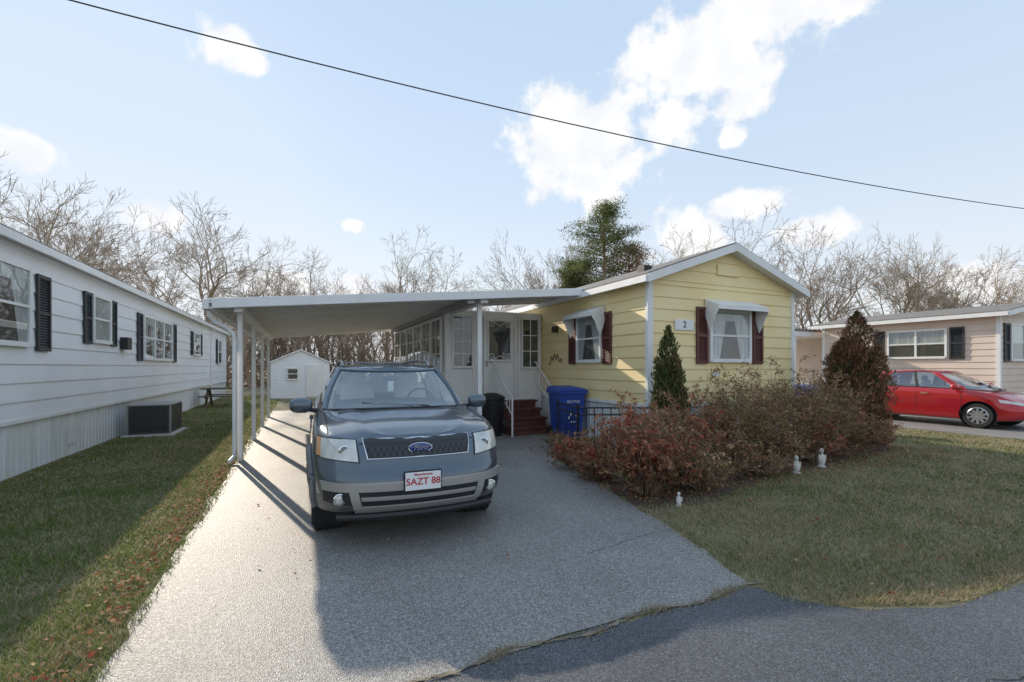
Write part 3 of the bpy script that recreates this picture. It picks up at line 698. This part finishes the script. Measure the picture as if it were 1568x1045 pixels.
    for y in S['wheels']:
        for s in (-1,1):
            r=S['wr']; xo=S['halfw']-.02
            C.p('tires','rubber',smooth=True).lathe([(r*.66,-s*.22),(r*.92,-s*.22),(r*.99,-s*.19),(r,-s*.15),(r,-s*.06),(r*.985,-s*.025),(r*.93,0),(r*.70,0),(r*.66,-s*.02)],(s*xo,y,r),'x',44)
            ri=C.p('wheel_rims','alloy',smooth=True); ri.lathe([(r*.67,-s*.01),(r*.62,-s*.0),(r*.60,-s*.03),(r*.60,-s*.14)],(s*xo,y,r),'x',40)
            ri.lathe([(0,-s*.012),(r*.13,-s*.015),(r*.15,-s*.05)],(s*xo,y,r),'x',20)
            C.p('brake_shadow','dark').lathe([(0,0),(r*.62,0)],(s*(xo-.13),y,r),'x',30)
            for k in range(S['spokes']):
                a=2*math.pi*k/S['spokes']+.3; ca,sa=math.cos(a),math.sin(a); w0,w1=.035,.028
                def q(rr,w,d): return (s*(xo-d),y+ca*rr-sa*w,r+sa*rr+ca*w)
                ri.hexa([q(r*.1,-w0,.05),q(r*.1,w0,.05),q(r*.62,w1,.05),q(r*.62,-w1,.05),q(r*.1,-w0,.015),q(r*.1,w0,.015),q(r*.62,w1,.012),q(r*.62,-w1,.012)])
    for s in (-1,1):
        mx,my,mz=S['mirror']
        C.p('mirrors',S['mirmat'],smooth=True).ellipsoid((s*mx,my,mz),(.12,.075,.085),16,10,.75)
        C.p('mirror_arms','black').tube([(s*(mx-.2),my+.03,mz-.07),(s*(mx-.04),my,mz-.04)],.025,8)
        C.p('mirror_glass','chrome').ellipsoid((s*mx,my+.06,mz),(.095,.022,.065),12,8,.8)
    se=C.p('seats',S['seatmat'],smooth=True)
    for (y,xs) in S['seats']:
        for x in xs:
            se.ellipsoid((x,y,S['seatz']-.10),(.23,.08,.28),14,10,.6); se.ellipsoid((x,y+.02,S['seatz']+.22),(.12,.05,.085),12,8,.7)
    C.p('steering_wheel','black').tube([(.36+.17*math.cos(q),S['dash']+.28+.05*math.sin(q),S['seatz']-.06+.16*math.sin(q)) for q in np.linspace(0,2*math.pi,24)],.014,6)
    C.p('dashboard','dash',smooth=True).ellipsoid((0,S['dash'],S['dashz']),(.66,.18,.05),20,8,.5)
    return C,patch,cast
SUV=dict(outline=[(0,0),(.2,.008),(.4,.03),(.55,.065),(.68,.125),(.78,.22),(.84,.34),(.885,.50),(.915,.75),(.93,1.1),(.935,2.4),(.93,3.9),(.92,4.4),(.88,4.78),(.80,4.95),(.62,5.03),(.3,5.07),(0,5.08)],
 top=[(0,.93),(.1,.955),(.25,.985),(.5,1.02),(1.0,1.07),(1.45,1.11),(2.5,1.13),(5.1,1.17)],
 bot=[(0,.30),(.6,.27),(1.4,.27),(3.8,.27),(5.08,.36)],
 rec=[(.28,.16),(.36,.06),(.44,.01),(.50,.0),(.62,.0),(.665,.02),(.70,.06),(.80,.075),(.95,.12)],
 rrec=[(.3,.05),(.5,0),(.65,.0),(.75,.06),(1.1,.12)],crown=.035,crease=.014,mirmat='suvpaint',seatmat='seat',
 wheels=(.98,3.85),arch=.405,wr=.345,halfw=.93,paint='suvpaint',cladz=.47,cab=(1.35,4.9),cabw=.74,
 gbase=[(0,1.22),(.2,1.225),(.4,1.25),(.58,1.31),(.71,1.40),(.785,1.52),(.80,1.62),(.815,1.85),(.82,2.55),(.82,2.65),(.815,3.5),(.805,3.62),(.79,4.45),(.77,4.72),(.66,4.90),(.35,4.96),(0,4.98)],
 gtop=[(0,1.98),(.16,1.985),(.32,2.0),(.46,2.04),(.56,2.09),(.60,2.15),(.615,2.22),(.63,2.35),(.645,2.62),(.645,2.70),(.64,3.5),(.635,3.6),(.62,4.4),(.605,4.6),(.52,4.70),(.28,4.74),(0,4.75)],
 gkind=['g','g','g','g','g','p','p','g','b','g','b','g','p','p','g','g'],gbz=[(1.2,1.125),(1.6,1.10),(5,1.15)],gtz=[(1.9,1.525),(2.3,1.585),(3.2,1.60),(4.8,1.56)],rcrown=.05,apil=[5,6],
 mirror=(1.03,1.60,1.16),seats=[(2.62,(-.36,.36)),(3.6,(-.38,0,.38))],seatz=1.21,dash=1.60,dashz=1.11,spokes=5)
C,patch,cast=make_car('parked_suv',(-.79,4.09,.008),math.radians(22.5),SUV)
patch('grille_surround','chrome',[(-.455,.785),(.455,.785),(.49,.945),(-.49,.945)],.010,depth=.03)
patch('grille','black',[(-.447,.792),(.447,.792),(.482,.939),(-.482,.939)],.016)
gm=C.p('grille_mesh','darkmetal')
for i in range(-18,19):
    for sg in (-1,1):
        p=[]
        for k in range(4):
            z=.802+k*.042; x=i*.052+sg*(k-1.5)*.026
            if abs(x)<.44+.035*(z-.79)/.14:
                h,_=cast(x,z,'f',1); p.append((h[0],h[1]-.021,h[2]))
        if len(p)>1: gm.tube(p,.004,4)
h,_=cast(0,.865,'f',1)
Cb=C.p('badge','badge',smooth=True); Cb.ellipsoid((0,h[1]-.028,.865),(.105,.016,.043),24,8)
C.p('badge_ring','chrome',smooth=True).tube([(.105*math.cos(q),h[1]-.03,.865+.043*math.sin(q)) for q in np.linspace(0,2*math.pi,32)],.005,6)
t=text(C,'Ford',.065,rotmat((1,0,0),(0,0,1),(0,-1,0),(0,h[1]-.0445,.866)),'chrome','badge_script'); t.data.shear=.35
for s in (-1,1):
    patch('headlamp_housings','black',[(s*.515,.755),(s*.862,.79),(s*.855,.965),(s*.535,.945)],.006,nu=14)
    patch('headlamps','lens',[(s*.525,.765),(s*.82,.795),(s*.815,.95),(s*.545,.935)],.014,nu=14)
    patch('turn_signals','amber',[(s*.822,.80),(s*.858,.803),(s*.850,.955),(s*.817,.95)],.012,nu=4)
    h,_=cast(s*.66,.86,'f',1)
    C.p('headlamp_bulbs','chrome',smooth=True).lathe([(0,-.012),(.035,-.016),(.048,-.006)],(s*.64,h[1]-.012,.862),'y',20)
    patch('fog_bezels','black',[(s*.56,.40),(s*.80,.43),(s*.80,.52),(s*.57,.51)],.014)
    h,_=cast(s*.68,.46,'f',1)
    C.p('fog_rings','chrome',smooth=True).lathe([(.044,-.030),(.052,-.026),(.054,.0)],(s*.68,h[1]-.006,.46),'y',24)
    C.p('fog_lamps','lens',smooth=True).lathe([(0,-.026),(.036,-.024),(.044,-.018)],(s*.68,h[1]-.006,.46),'y',20)
patch('bumper_bar','silverclad',[(-.80,.525),(.80,.525),(.82,.60),(-.82,.60)],.022,nu=30)
patch('lower_intake','black',[(-.50,.40),(.50,.40),(.53,.52),(-.53,.52)],.012,nu=20)
patch('intake_bar','silverclad',[(-.50,.450),(.50,.450),(.505,.480),(-.505,.480)],.020,nu=20)
for s in (-1,1): patch('bumper_uprights','silverclad',[(s*.49,.37),(s*.56,.37),(s*.60,.535),(s*.53,.535)],.024,nu=4)
patch('skid_plate','silverclad',[(-.55,.335),(.55,.335),(.52,.40),(-.52,.40)],.024,nu=20)
C.p('air_dam','black',smooth=True).tube([(x,.10+.25*abs(x)**2.2,.285) for x in np.linspace(-.7,.7,20)],.035,8)
h,_=cast(0,.60,'f',1); FX=Frame((0,0),(1,0),(0,-1)); y0=-h[1]
pl=C.p('license_plate','plate',bevel=.003); pl.box(FX,-.155,.155,y0+.035,y0+.043,.52,.675)
C.p('plate_frame','black',bevel=.003).box(FX,-.165,.165,y0+.012,y0+.034,.51,.685)
text(C,'5AZT 88',.082,rotmat((1,0,0),(0,0,1),(0,-1,0),(0,-y0-.0455,.593)),'platered','plate_number',.001)
text(C,'Massachusetts',.028,rotmat((1,0,0),(0,0,1),(0,-1,0),(0,-y0-.0455,.656)),'platered','plate_state',.001)
for s in (-1,1):
    for y in (1.42,2.62,3.62): patch('door_seams','dark',[(y,.45),(y+.010,.45),(y+.010,1.06),(y,1.06)],.002,'s',s,2,10,.01)
    for y in (2.42,3.48): patch('door_handles','suvpaint',[(y-.1,.93),(y+.08,.93),(y+.08,.965),(y-.1,.965)],.035,'s',s,4,2)
    patch('side_cladding','cladding',[(1.42,.36),(3.42,.36),(3.42,.56),(1.42,.56)],.014,'s',s,20,5)
    patch('hood_seams','dark',[(s*.765,.45),(s*.775,.45),(s*.795,1.30),(s*.785,1.30)],.002,'t',1,2,16,.01)
    rr=C.p('roof_rails','metal',smooth=True); rr.tube([(s*.56,2.35,1.60),(s*.57,2.45,1.66),(s*.57,3.4,1.68),(s*.55,4.4,1.65),(s*.54,4.5,1.60)],.018,8)
    for y in SUV['wheels']:
        path=[]
        for a in np.linspace(-.12,math.pi+.12,26):
            yy=y+.43*math.cos(a); zz=.365+.43*math.sin(a); hh,_=cast(yy,max(zz,.32),'s',s)
            path.append((hh[0]+s*.006,yy,zz) if hh else (s*.92,yy,zz))
        C.p('wheel_arch_flares','cladding',smooth=True).tube(path,.034,8)
    C.p('wipers','black').tube([(s*.10+.25,1.26,1.14),(s*.1-.30,1.36,1.185)],.010,6)
patch('cowl','black',[(-.66,1.13),(.66,1.13),(.66,1.38),(-.66,1.38)],.003,'t',1,20,4,.01)
C.p('roof_rails').tube([(-.56,4.2,1.665),(.56,4.2,1.665)],.012,8)
patch('hood_front_seam','dark',[(-.52,.205),(.52,.205),(.52,.213),(-.52,.213)],.002,'t',1,20,1,.01)
C.p('rear_view_mirror','black').ellipsoid((0,2.02,1.44),(.11,.02,.035),10,6,.7)
C.p('parking_permit','plate').box(FX,-.035,.035,-1.99,-1.985,1.28,1.41)
C.finish()
SED=dict(outline=[(0,0),(.25,.015),(.45,.06),(.62,.14),(.74,.26),(.81,.42),(.86,.7),(.885,1.1),(.89,2.2),(.885,3.5),(.86,4.0),(.80,4.3),(.68,4.44),(.4,4.5),(0,4.52)],
 top=[(0,.68),(.15,.75),(.5,.88),(1.0,.97),(1.5,1.0),(2.5,1.02),(4.0,1.07),(4.52,1.06)],bot=[(0,.24),(.6,.2),(3.8,.2),(4.52,.3)],mirmat='redpaint',seatmat='dash',
 rec=[(.2,.08),(.35,0),(.5,0),(.7,.08)],rrec=[(.3,.05),(.5,0),(.8,.02),(1.0,.06)],crown=.04,
 wheels=(.88,3.58),arch=.365,wr=.325,halfw=.88,paint='redpaint',cladz=.22,cab=(1.1,3.95),cabw=.68,
 gbase=[(0,.70),(.25,.72),(.48,.80),(.66,.98),(.74,1.14),(.76,1.28),(.775,2.15),(.775,2.23),(.76,3.1),(.74,3.65),(.66,3.95),(.35,4.06),(0,4.08)],
 gtop=[(0,1.68),(.2,1.69),(.36,1.72),(.48,1.78),(.53,1.85),(.55,1.93),(.57,2.3),(.57,2.37),(.56,2.9),(.54,3.1),(.48,3.2),(.25,3.26),(0,3.27)],
 gkind=['g','g','g','g','p','g','b','g','p','p','g','g'],gbz=[(.7,.95),(1.3,1.0),(4,1.06)],gtz=[(1.7,1.42),(2.2,1.48),(3.3,1.42)],rcrown=.04,apil=[4,5],
 mirror=(.97,1.28,1.06),seats=[(2.2,(-.34,.34)),(3.1,(-.34,.34))],seatz=1.04,dash=1.4,dashz=.98,spokes=10)
C,patch,cast=make_car('red_sedan',W(16.8,5.05,.008),ANG,SED)
for s in (-1,1):
    for y in (1.20,2.19,3.12): patch('door_seams','dark',[(y,.35),(y+.010,.35),(y+.010,.97),(y,.97)],.002,'s',s,2,10,.01)
    for y in (2.0,2.92): patch('door_handles','chrome',[(y-.09,.84),(y+.08,.85),(y+.08,.875),(y-.09,.865)],.03,'s',s,4,2)
    patch('headlamps','lens',[(s*.45,.60),(s*.80,.68),(s*.80,.76),(s*.5,.68)],.01)
    patch('tail_lamps','redpaint',[(s*.5,.80),(s*.80,.80),(s*.80,.94),(s*.5,.94)],.01,'r')
patch('grille','black',[(-.35,.48),(.35,.48),(.4,.62),(-.4,.62)],.012)
C.finish()
# ------------------------------------------------ trees
def gen_tree(seed,levels=6,spread=.55,wig=.14,kids=2,side=.75,trunk=.26,up=.06,decay=.76):
    r=random.Random(seed); segs=[]
    def rv(s): return Vector((r.gauss(0,s),r.gauss(0,s),r.gauss(0,s)))
    def rec(p,d,L,rad,lev):
        ns=3 if lev<3 else 2
        for k in range(ns):
            d=(d+rv(wig)+Vector((0,0,up))).normalized(); q=p+d*(L/ns); r1=rad*(1-.35/ns)
            segs.append((tuple(p),tuple(q),rad,r1)); p=q; rad=r1
            if lev<levels and (lev>0 or k>=1) and r.random()<side:
                ax=rv(1).cross(d).normalized(); dd=(d*math.cos(spread*1.4)+ax*math.sin(spread*1.4)).normalized()
                rec(p,dd,L*decay*r.uniform(.6,.95),rad*.5,lev+1)
        if lev<levels:
            for c in range(kids):
                ax=rv(1).cross(d).normalized(); an=spread*r.uniform(.5,1.1)
                rec(p,(d*math.cos(an)+ax*math.sin(an)).normalized(),L*decay*r.uniform(.75,1.1),rad*.72,lev+1)
    rec(Vector((0,0,0)),Vector((0,0,1)),trunk,.017,0)
    A=np.array([s[0] for s in segs]);B=np.array([s[1] for s in segs]);R0=np.array([s[2] for s in segs]);R1=np.array([s[3] for s in segs])
    h=max(B[:,2].max(),.01); return A/h,B/h,R0/h,R1/h
variants=[]
for sd,lv,sp,tr in ((1,6,.50,.28),(2,6,.62,.24),(3,6,.42,.32),(5,6,.55,.22)):
    A,B,R0,R1=gen_tree(sd,lv,sp,trunk=tr)
    R0=np.maximum(R0,.0008);R1=np.maximum(R1,.0006)
    variants.append((A,B,R0,R1))
tm=[]
for v in variants:
    o=fastmesh('bare_tree',tube_verts(*v,n=3),4,M['bark']); tm.append(o.data); bpy.data.objects.remove(o)
tlist=[(-41,38,19.5,0),(-46,44,17,2),(-37.5,42,17.5,2),(-34,44,14,1),(-31.0,46,18,0),(-29,50,13,3),(-20.5,42,13.5,1),(-16.5,43,13.2,3),(-24,52,12,2),(-8,48,16.3,1),(-3,52,12.5,0),(2.7,46,16,2),(5,52,13,3),(-13,50,11.5,0),
 (14,46,14.5,0),(17.5,44,15,3),(22.5,38,15.4,1),(26,40,14.5,3),(29.2,38,13.7,1),(32,37,12.3,2),(36,38,10.6,0),(40,36,12,3),(44,38,13,1),(20,50,13,2),(-55,44,18,3),(-60,52,16,1),(50,40,13,2)]
for i,(x,y,h,v) in enumerate(tlist):
    o=bpy.data.objects.new('bare_tree',tm[v]); COL.objects.link(o); o.location=(x,y,-.1); wsc=1.1 if v!=2 else .9
    o.scale=(h*wsc,h*wsc,h); o.rotation_euler=(0,0,i*1.7)
small=[gen_tree(20+i,4,.5,trunk=.25,up=.08) for i in range(4)]
acc=[]
def addcopies(n,xr,yr,hr,minr):
    for i in range(n):
        A,B,R0,R1=small[RS.randint(4)]; h=RS.uniform(*hr); th=RS.uniform(0,6.28); c,s=math.cos(th),math.sin(th)
        Rm=np.array([[c,-s,0],[s,c,0],[0,0,1]])*h; off=np.array([RS.uniform(*xr),RS.uniform(*yr),-.1])
        acc.append(tube_verts(A@Rm.T+off,B@Rm.T+off,np.maximum(R0*h,minr),np.maximum(R1*h,minr*.8),3))
addcopies(140,(-75,75),(44,62),(6,11),.016)
addcopies(100,(-30,0),(34,44),(3,7),.013)
addcopies(55,(8,60),(34,44),(3,7),.013)
fastmesh('woodland',np.concatenate(acc),4,M['barkdark'])
n=26000; x=RS.uniform(-80,80,n); y=RS.uniform(36,60,n); hmax=2.0+1.6*vnoise(x,y,.25,2)+.8*vnoise(x,y,.9,4); z=np.abs(RS.uniform(0,1,n))*hmax
pb=np.array([[.24,.16,.11],[.32,.24,.17],[.18,.13,.09],[.38,.28,.19]])
fastmesh('undergrowth',leaf_verts(np.stack([x,y,z],1),RS.uniform(.12,.4,n),.25),4,M['leaf'],pb[RS.randint(0,4,n)])
def pine(x,y,h,w,col=(.15,.17,.06),name='pine_tree',m=60,nb=80):
    Gp=Group(name,(x,y,0)); Gp.p('trunk','barkdark').tube([(x,y,0),(x+.1,y,h*.5),(x,y,h*.98)],[.28,.18,.03],8)
    pts=[];cols=[];br=Gp.p('limbs','barkdark')
    for i in range(nb):
        z=h*(.30+.67*(i/nb)); t=(z/h-.30)/.7; r=w*np.interp(t,[0,.25,.6,.85,1],[.8,1,.85,.55,.15])*random.uniform(.45,1.1)+.2; a=random.uniform(0,6.28)
        e=(x+r*math.cos(a),y+r*math.sin(a),z+r*.25); br.tube([(x,y,z-.1),e],[.05,.015],4)
        for k in range(6):
            f=random.uniform(.35,1.05); c=np.array([x+(e[0]-x)*f,y+(e[1]-y)*f,z+(e[2]-z)*f])+RS.normal(size=3)*.25
            pts.append(c+RS.normal(size=(m,3))*np.array([.36,.36,.18])); b=random.uniform(.5,1.6)
            cols.append(np.tile(np.array(col)*b,(m,1)))
    pts=np.concatenate(pts);cols=np.concatenate(cols)
    o=fastmesh('needles',leaf_verts(pts-np.array([x,y,0]),RS.uniform(.07,.17,len(pts)),.2),4,M['leaf'],cols); o.parent=Gp.e; Gp.finish()
pine(7.9,40,15.6,3.9); pine(5.6,42,11.2,2.2)
pine(10.6,42,12.6,3.0,(.30,.17,.12),'russet_oak_tree',32,70)
def arbor(a,b,h,w,pal,n,spires):
    X,Yy,_=W(a,b); Gp=Group('arborvitae',(X,Yy,0)); Gp.p('trunk','barkdark').tube([(X,Yy,0),(X,Yy,h*.7)],[.05,.015],6)
    sx=RS.normal(size=spires)*w*.42; sy=RS.normal(size=spires)*w*.42; sh=RS.uniform(.66,.97,spires)*(1-.22*np.hypot(sx,sy)/w); sx[0]=sy[0]=0; sh[0]=1
    sw=RS.uniform(.45,.72,spires)*w; sw[0]=w*.78
    wt=sw*sh; si=RS.choice(spires,n,p=wt/wt.sum())
    t=RS.uniform(0,1,n); ph=RS.uniform(0,6.28,n); hh=h*sh[si]; z=.04+t*(hh-.04)
    prof=np.interp(t,[0,.15,.45,.7,.88,1],[.75,1.0,1.0,.80,.45,.04])
    r=sw[si]*prof*(1+.18*np.sin(ph*3+z*7+si)+.12*np.sin(z*23+ph*2))*RS.uniform(.3,1,n)**.5*(1+.12*np.abs(RS.normal(size=n)))
    P=np.stack([sx[si]*(.5+.5*t)+r*np.cos(ph),sy[si]*(.5+.5*t)+r*np.sin(ph),z],1); axv=np.stack([np.cos(ph)*.5,np.sin(ph)*.5,np.ones(n)],1)+RS.normal(size=(n,3))*.35; axv/=np.linalg.norm(axv,axis=1,keepdims=True)
    ci=np.clip(((vnoise(P[:,0]*3,P[:,1]*3+P[:,2]*2,2.2,a)+1)/2*len(pal)+RS.normal(size=n)*.8).astype(int),0,len(pal)-1)
    c=pal[ci]*(RS.uniform(.5,1.5,(n,1)))
    o=fastmesh('foliage',leaf_verts(P,RS.uniform(.02,.06,n),.28,axv),4,M['leaf'],c); o.parent=Gp.e; Gp.finish()
pa=np.array([[.09,.12,.045],[.13,.15,.055],[.16,.16,.06],[.26,.16,.09]])
pb2=np.array([[.10,.10,.045],[.19,.12,.07],[.26,.13,.08],[.32,.19,.11]])
arbor(5.62,6.0,2.28,.33,pa,15000,6); arbor(10.35,5.7,2.72,.62,pb2,30000,10)
def shrub(a,b,w,h,pal,n=3200,ntw=60,ls=(.014,.034),d=None):
    X,Yy,_=W(a,b); d=d or w
    A=[];B=[];R0=[];R1=[];tips=[]
    for i in range(ntw):
        an=random.uniform(0,6.28); rad=random.random()**.55*random.choice((1,1,1,1.25)); tx=w*rad*math.cos(an);ty=d*rad*math.sin(an); tz=h*random.uniform(.42,1.0)*(1-.28*rad*rad)*random.choice((1,1,1,1.22))
        p=Vector((tx*.2,ty*.2,0)); 
        for k in range(4):
            q=Vector((tx*(.2+.8*(k+1)/4),ty*(.2+.8*(k+1)/4),tz*((k+1)/4)**.85))+Vector((random.gauss(0,.03),random.gauss(0,.03),0))
            A.append(tuple(p));B.append(tuple(q));R0.append(.0065-.001*k);R1.append(.0055-.001*k)
            if k>0:
                tips.append((p,q))
                for _ in range(3):
                    e=q+Vector((random.gauss(0,.10),random.gauss(0,.10),random.uniform(-.05,.15))); A.append(tuple(q));B.append(tuple(e));R0.append(.0028);R1.append(.0016); tips.append((q,e))
            p=q
    wt=np.array([random.random()**2.2+.03 for _ in tips]); idx=RS.choice(len(tips),n,p=wt/wt.sum()); f=RS.uniform(0,1.05,n)
    p=np.array([tips[i][0] for i in idx]);q=np.array([tips[i][1] for i in idx]); P=p+(q-p)*f[:,None]+RS.normal(size=(n,3))*.022
    P[:,2]=np.maximum(P[:,2],.03)
    clump=vnoise(P[:,0]*1.0+a,P[:,1]+P[:,2],4,a)
    ci=np.clip(((clump+1)/2*len(pal)+RS.normal(size=n)*.9).astype(int),0,len(pal)-1)
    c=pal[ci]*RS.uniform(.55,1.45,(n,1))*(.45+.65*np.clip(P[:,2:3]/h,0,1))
    Gp=Group('shrub',(X,Yy,0))
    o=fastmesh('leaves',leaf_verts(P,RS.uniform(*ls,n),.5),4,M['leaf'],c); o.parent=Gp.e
    o=fastmesh('twigs',tube_verts(np.array(A),np.array(B),np.array(R0),np.array(R1),3),4,M['barkdark']); o.parent=Gp.e
red=np.array([[.34,.085,.055],[.46,.16,.09],[.46,.23,.13],[.32,.18,.10],[.24,.18,.08]])
brn=np.array([[.30,.18,.09],[.40,.25,.13],[.48,.33,.18],[.24,.19,.08],[.38,.16,.09]])
olv=np.array([[.23,.18,.07],[.30,.22,.09],[.42,.27,.14],[.21,.17,.065],[.42,.20,.11]])
shrub(4.0,4.65,.66,1.10,red,6600,130,(.018,.042)); shrub(4.7,5.3,.55,.9,brn,3600,80,(.016,.036)); shrub(4.0,6.2,.4,.50,red,2200,50,(.018,.04)); shrub(4.4,7.4,.3,.38,brn,1200,40,(.016,.034))
shrub(3.75,5.5,.3,.42,red,1200,36,(.018,.038)); shrub(5.0,6.2,.4,.5,brn,1800,50,(.016,.034))
shrub(5.25,5.2,.65,1.22,red,5200,100,(.016,.036)); shrub(6.2,5.25,.8,1.40,olv,9000,140,(.014,.03)); shrub(7.3,5.5,.9,1.48,brn,10000,150,(.014,.03)); shrub(8.3,5.5,.85,1.46,olv,9200,140,(.014,.03)); shrub(9.3,5.7,.8,1.36,brn,7200,110,(.014,.032))
shrub(6.9,5.0,.5,.8,brn,3000,70,(.015,.032)); shrub(8.9,5.15,.55,.85,red,3200,60,(.015,.032)); shrub(5.5,4.75,.45,.68,brn,2200,60,(.015,.034)); shrub(9.95,5.25,.5,.65,red,2000,50,(.015,.034)); shrub(7.9,5.0,.5,.75,red,2600,60,(.015,.032)); shrub(4.7,4.45,.35,.5,brn,1500,44,(.016,.034)); shrub(6.2,4.65,.35,.4,brn,1100,40,(.014,.03))
shrub(19.0,4.2,.6,.9,np.array([[.06,.09,.03],[.08,.11,.04]]),4000,60,(.02,.04))
# ------------------------------------------------ world
w=bpy.data.worlds.new('World'); scene.world=w; w.use_nodes=True; nt=w.node_tree
bg=nt.nodes['Background']; sky=nt.nodes.new('ShaderNodeTexSky'); sky.sky_type='NISHITA'; sky.sun_disc=False
EL=math.radians(23.0); AZ=math.radians(-39.3)
sky.sun_elevation=EL; sky.sun_rotation=AZ; sky.dust_density=.3; sky.air_density=1.0; sky.ozone_density=1.5
BS=.15
bg.inputs['Strength'].default_value=BS
tc=nt.nodes.new('ShaderNodeTexCoord')
def vm(op,a,b=None):
    n=nt.nodes.new('ShaderNodeVectorMath'); n.operation=op
    for i,q in enumerate((a,b)):
        if q is None: continue
        if isinstance(q,tuple): n.inputs[i].default_value=q
        else: nt.links.new(q,n.inputs[i])
    return n
def mt(op,a,b=None,clamp=False):
    n=nt.nodes.new('ShaderNodeMath'); n.operation=op; n.use_clamp=clamp
    for i,q in enumerate((a,b)):
        if q is None: continue
        if isinstance(q,(int,float)): n.inputs[i].default_value=q
        else: nt.links.new(q,n.inputs[i])
    return n
dirn=vm('NORMALIZE',tc.outputs['Generated']).outputs[0]
clouds=[(22,31.5,8,5.5),(30,34.5,9,5),(36,34,6,4),(19.5,27,4,3.2),(7.5,25,7.5,6.2),(9.5,21.5,5.5,4.2),(-31.5,30.5,4,2.2),(-38,14.5,3,1.8),(-47,18,3,1.5),(27,17,5,2),(21,15,5,3),(33,14,4,1.6),(25.5,24,1.6,1.2),(-19,16,1.3,.9),(-27,9,4,1.8),(-19,9,3,1.6),(41,35,4,2.0),(12,8,6,2.2),(45,7,6,2)]
acc=None
for az,el,hw,hh in clouds:
    a,e=math.radians(az),math.radians(el); c=Vector((math.sin(a)*math.cos(e),math.cos(a)*math.cos(e),math.sin(e)))
    rgt=Vector((math.cos(a),-math.sin(a),0)); upv=rgt.cross(c)
    d0=vm('SUBTRACT',dirn,tuple(c)).outputs[0]
    x=vm('DOT_PRODUCT',d0,tuple(rgt/math.radians(hw))).outputs['Value']; y=vm('DOT_PRODUCT',d0,tuple(upv/math.radians(hh))).outputs['Value']; z=vm('DOT_PRODUCT',d0,tuple(c*4)).outputs['Value']
    cb=nt.nodes.new('ShaderNodeCombineXYZ'); nt.links.new(x,cb.inputs[0]);nt.links.new(y,cb.inputs[1]);nt.links.new(z,cb.inputs[2])
    l=vm('LENGTH',cb.outputs[0]).outputs['Value']; f=mt('SUBTRACT',1.0,l).outputs[0]
    acc=f if acc is None else mt('MAXIMUM',acc,f).outputs[0]
acc=mt('MAXIMUM',acc,-1.2).outputs[0]
n1=nt.nodes.new('ShaderNodeTexNoise'); n1.inputs['Scale'].default_value=12; n1.inputs['Detail'].default_value=9; n1.inputs['Roughness'].default_value=.6; nt.links.new(dirn,n1.inputs['Vector'])
nn=mt('MULTIPLY',mt('SUBTRACT',n1.outputs['Fac'],.5).outputs[0],2.6).outputs[0]
den=mt('ADD',acc,nn).outputs[0]
mr=nt.nodes.new('ShaderNodeMapRange'); mr.interpolation_type='SMOOTHSTEP'; mr.inputs[1].default_value=-.02; mr.inputs[2].default_value=.42; nt.links.new(den,mr.inputs[0])
sp=nt.nodes.new('ShaderNodeSeparateXYZ'); nt.links.new(dirn,sp.inputs[0])
rp=nt.nodes.new('ShaderNodeValToRGB'); nt.links.new(sp.outputs[2],rp.inputs['Fac'])
e=rp.color_ramp.elements; e[0].position=0; e[0].color=(.93,.94,.96,1); e[1].position=.75; e[1].color=(.54,.71,.94,1)
for pz,cc in ((.14,(.86,.91,.97,1)),(.35,(.68,.81,.97,1))): q=e.new(pz); q.color=cc
grad=vm('SCALE',rp.outputs['Color']); grad.inputs['Scale'].default_value=1.03/BS
nis=vm('MINIMUM',sky.outputs[0],(6.4,6.6,6.8)).outputs[0]
hz=nt.nodes.new('ShaderNodeMixRGB'); hz.inputs[0].default_value=.86; nt.links.new(nis,hz.inputs[1]); nt.links.new(grad.outputs[0],hz.inputs[2])
# soft grey modelling inside the clouds
n2=nt.nodes.new('ShaderNodeTexNoise'); n2.inputs['Scale'].default_value=16; n2.inputs['Detail'].default_value=5; nt.links.new(dirn,n2.inputs['Vector'])
cc_=nt.nodes.new('ShaderNodeValToRGB'); nt.links.new(n2.outputs['Fac'],cc_.inputs['Fac']); ce=cc_.color_ramp.elements; ce[0].position=.35; ce[0].color=(.90,.92,.96,1); ce[1].position=.55; ce[1].color=(1,1,1,1)
ccs=vm('SCALE',cc_.outputs['Color']); ccs.inputs['Scale'].default_value=1.02/BS
cl=nt.nodes.new('ShaderNodeMixRGB'); nt.links.new(mr.outputs[0],cl.inputs[0]); nt.links.new(hz.outputs[0],cl.inputs[1]); nt.links.new(ccs.outputs[0],cl.inputs[2])
nt.links.new(cl.outputs[0],bg.inputs['Color'])
# sun
sl=bpy.data.lights.new('sun','SUN'); sl.energy=5; sl.angle=math.radians(.5); sl.color=(1,.87,.70)
so=bpy.data.objects.new('sun',sl); COL.objects.link(so)
sv=Vector((math.sin(AZ)*math.cos(EL),math.cos(AZ)*math.cos(EL),math.sin(EL)))
so.rotation_euler=(-sv).to_track_quat('-Z','Y').to_euler(); so.location=(0,0,30)
cam=bpy.data.cameras.new('camera'); co=bpy.data.objects.new('camera',cam); COL.objects.link(co)
co.location=(0,0,1.6); co.rotation_euler=(math.radians(90),0,0); cam.sensor_width=36; cam.lens=16.3; cam.shift_y=.0252; cam.clip_end=2000; cam.clip_start=.05
scene.camera=co
scene.view_settings.view_transform='Standard'; scene.view_settings.look='None'; scene.view_settings.exposure=0
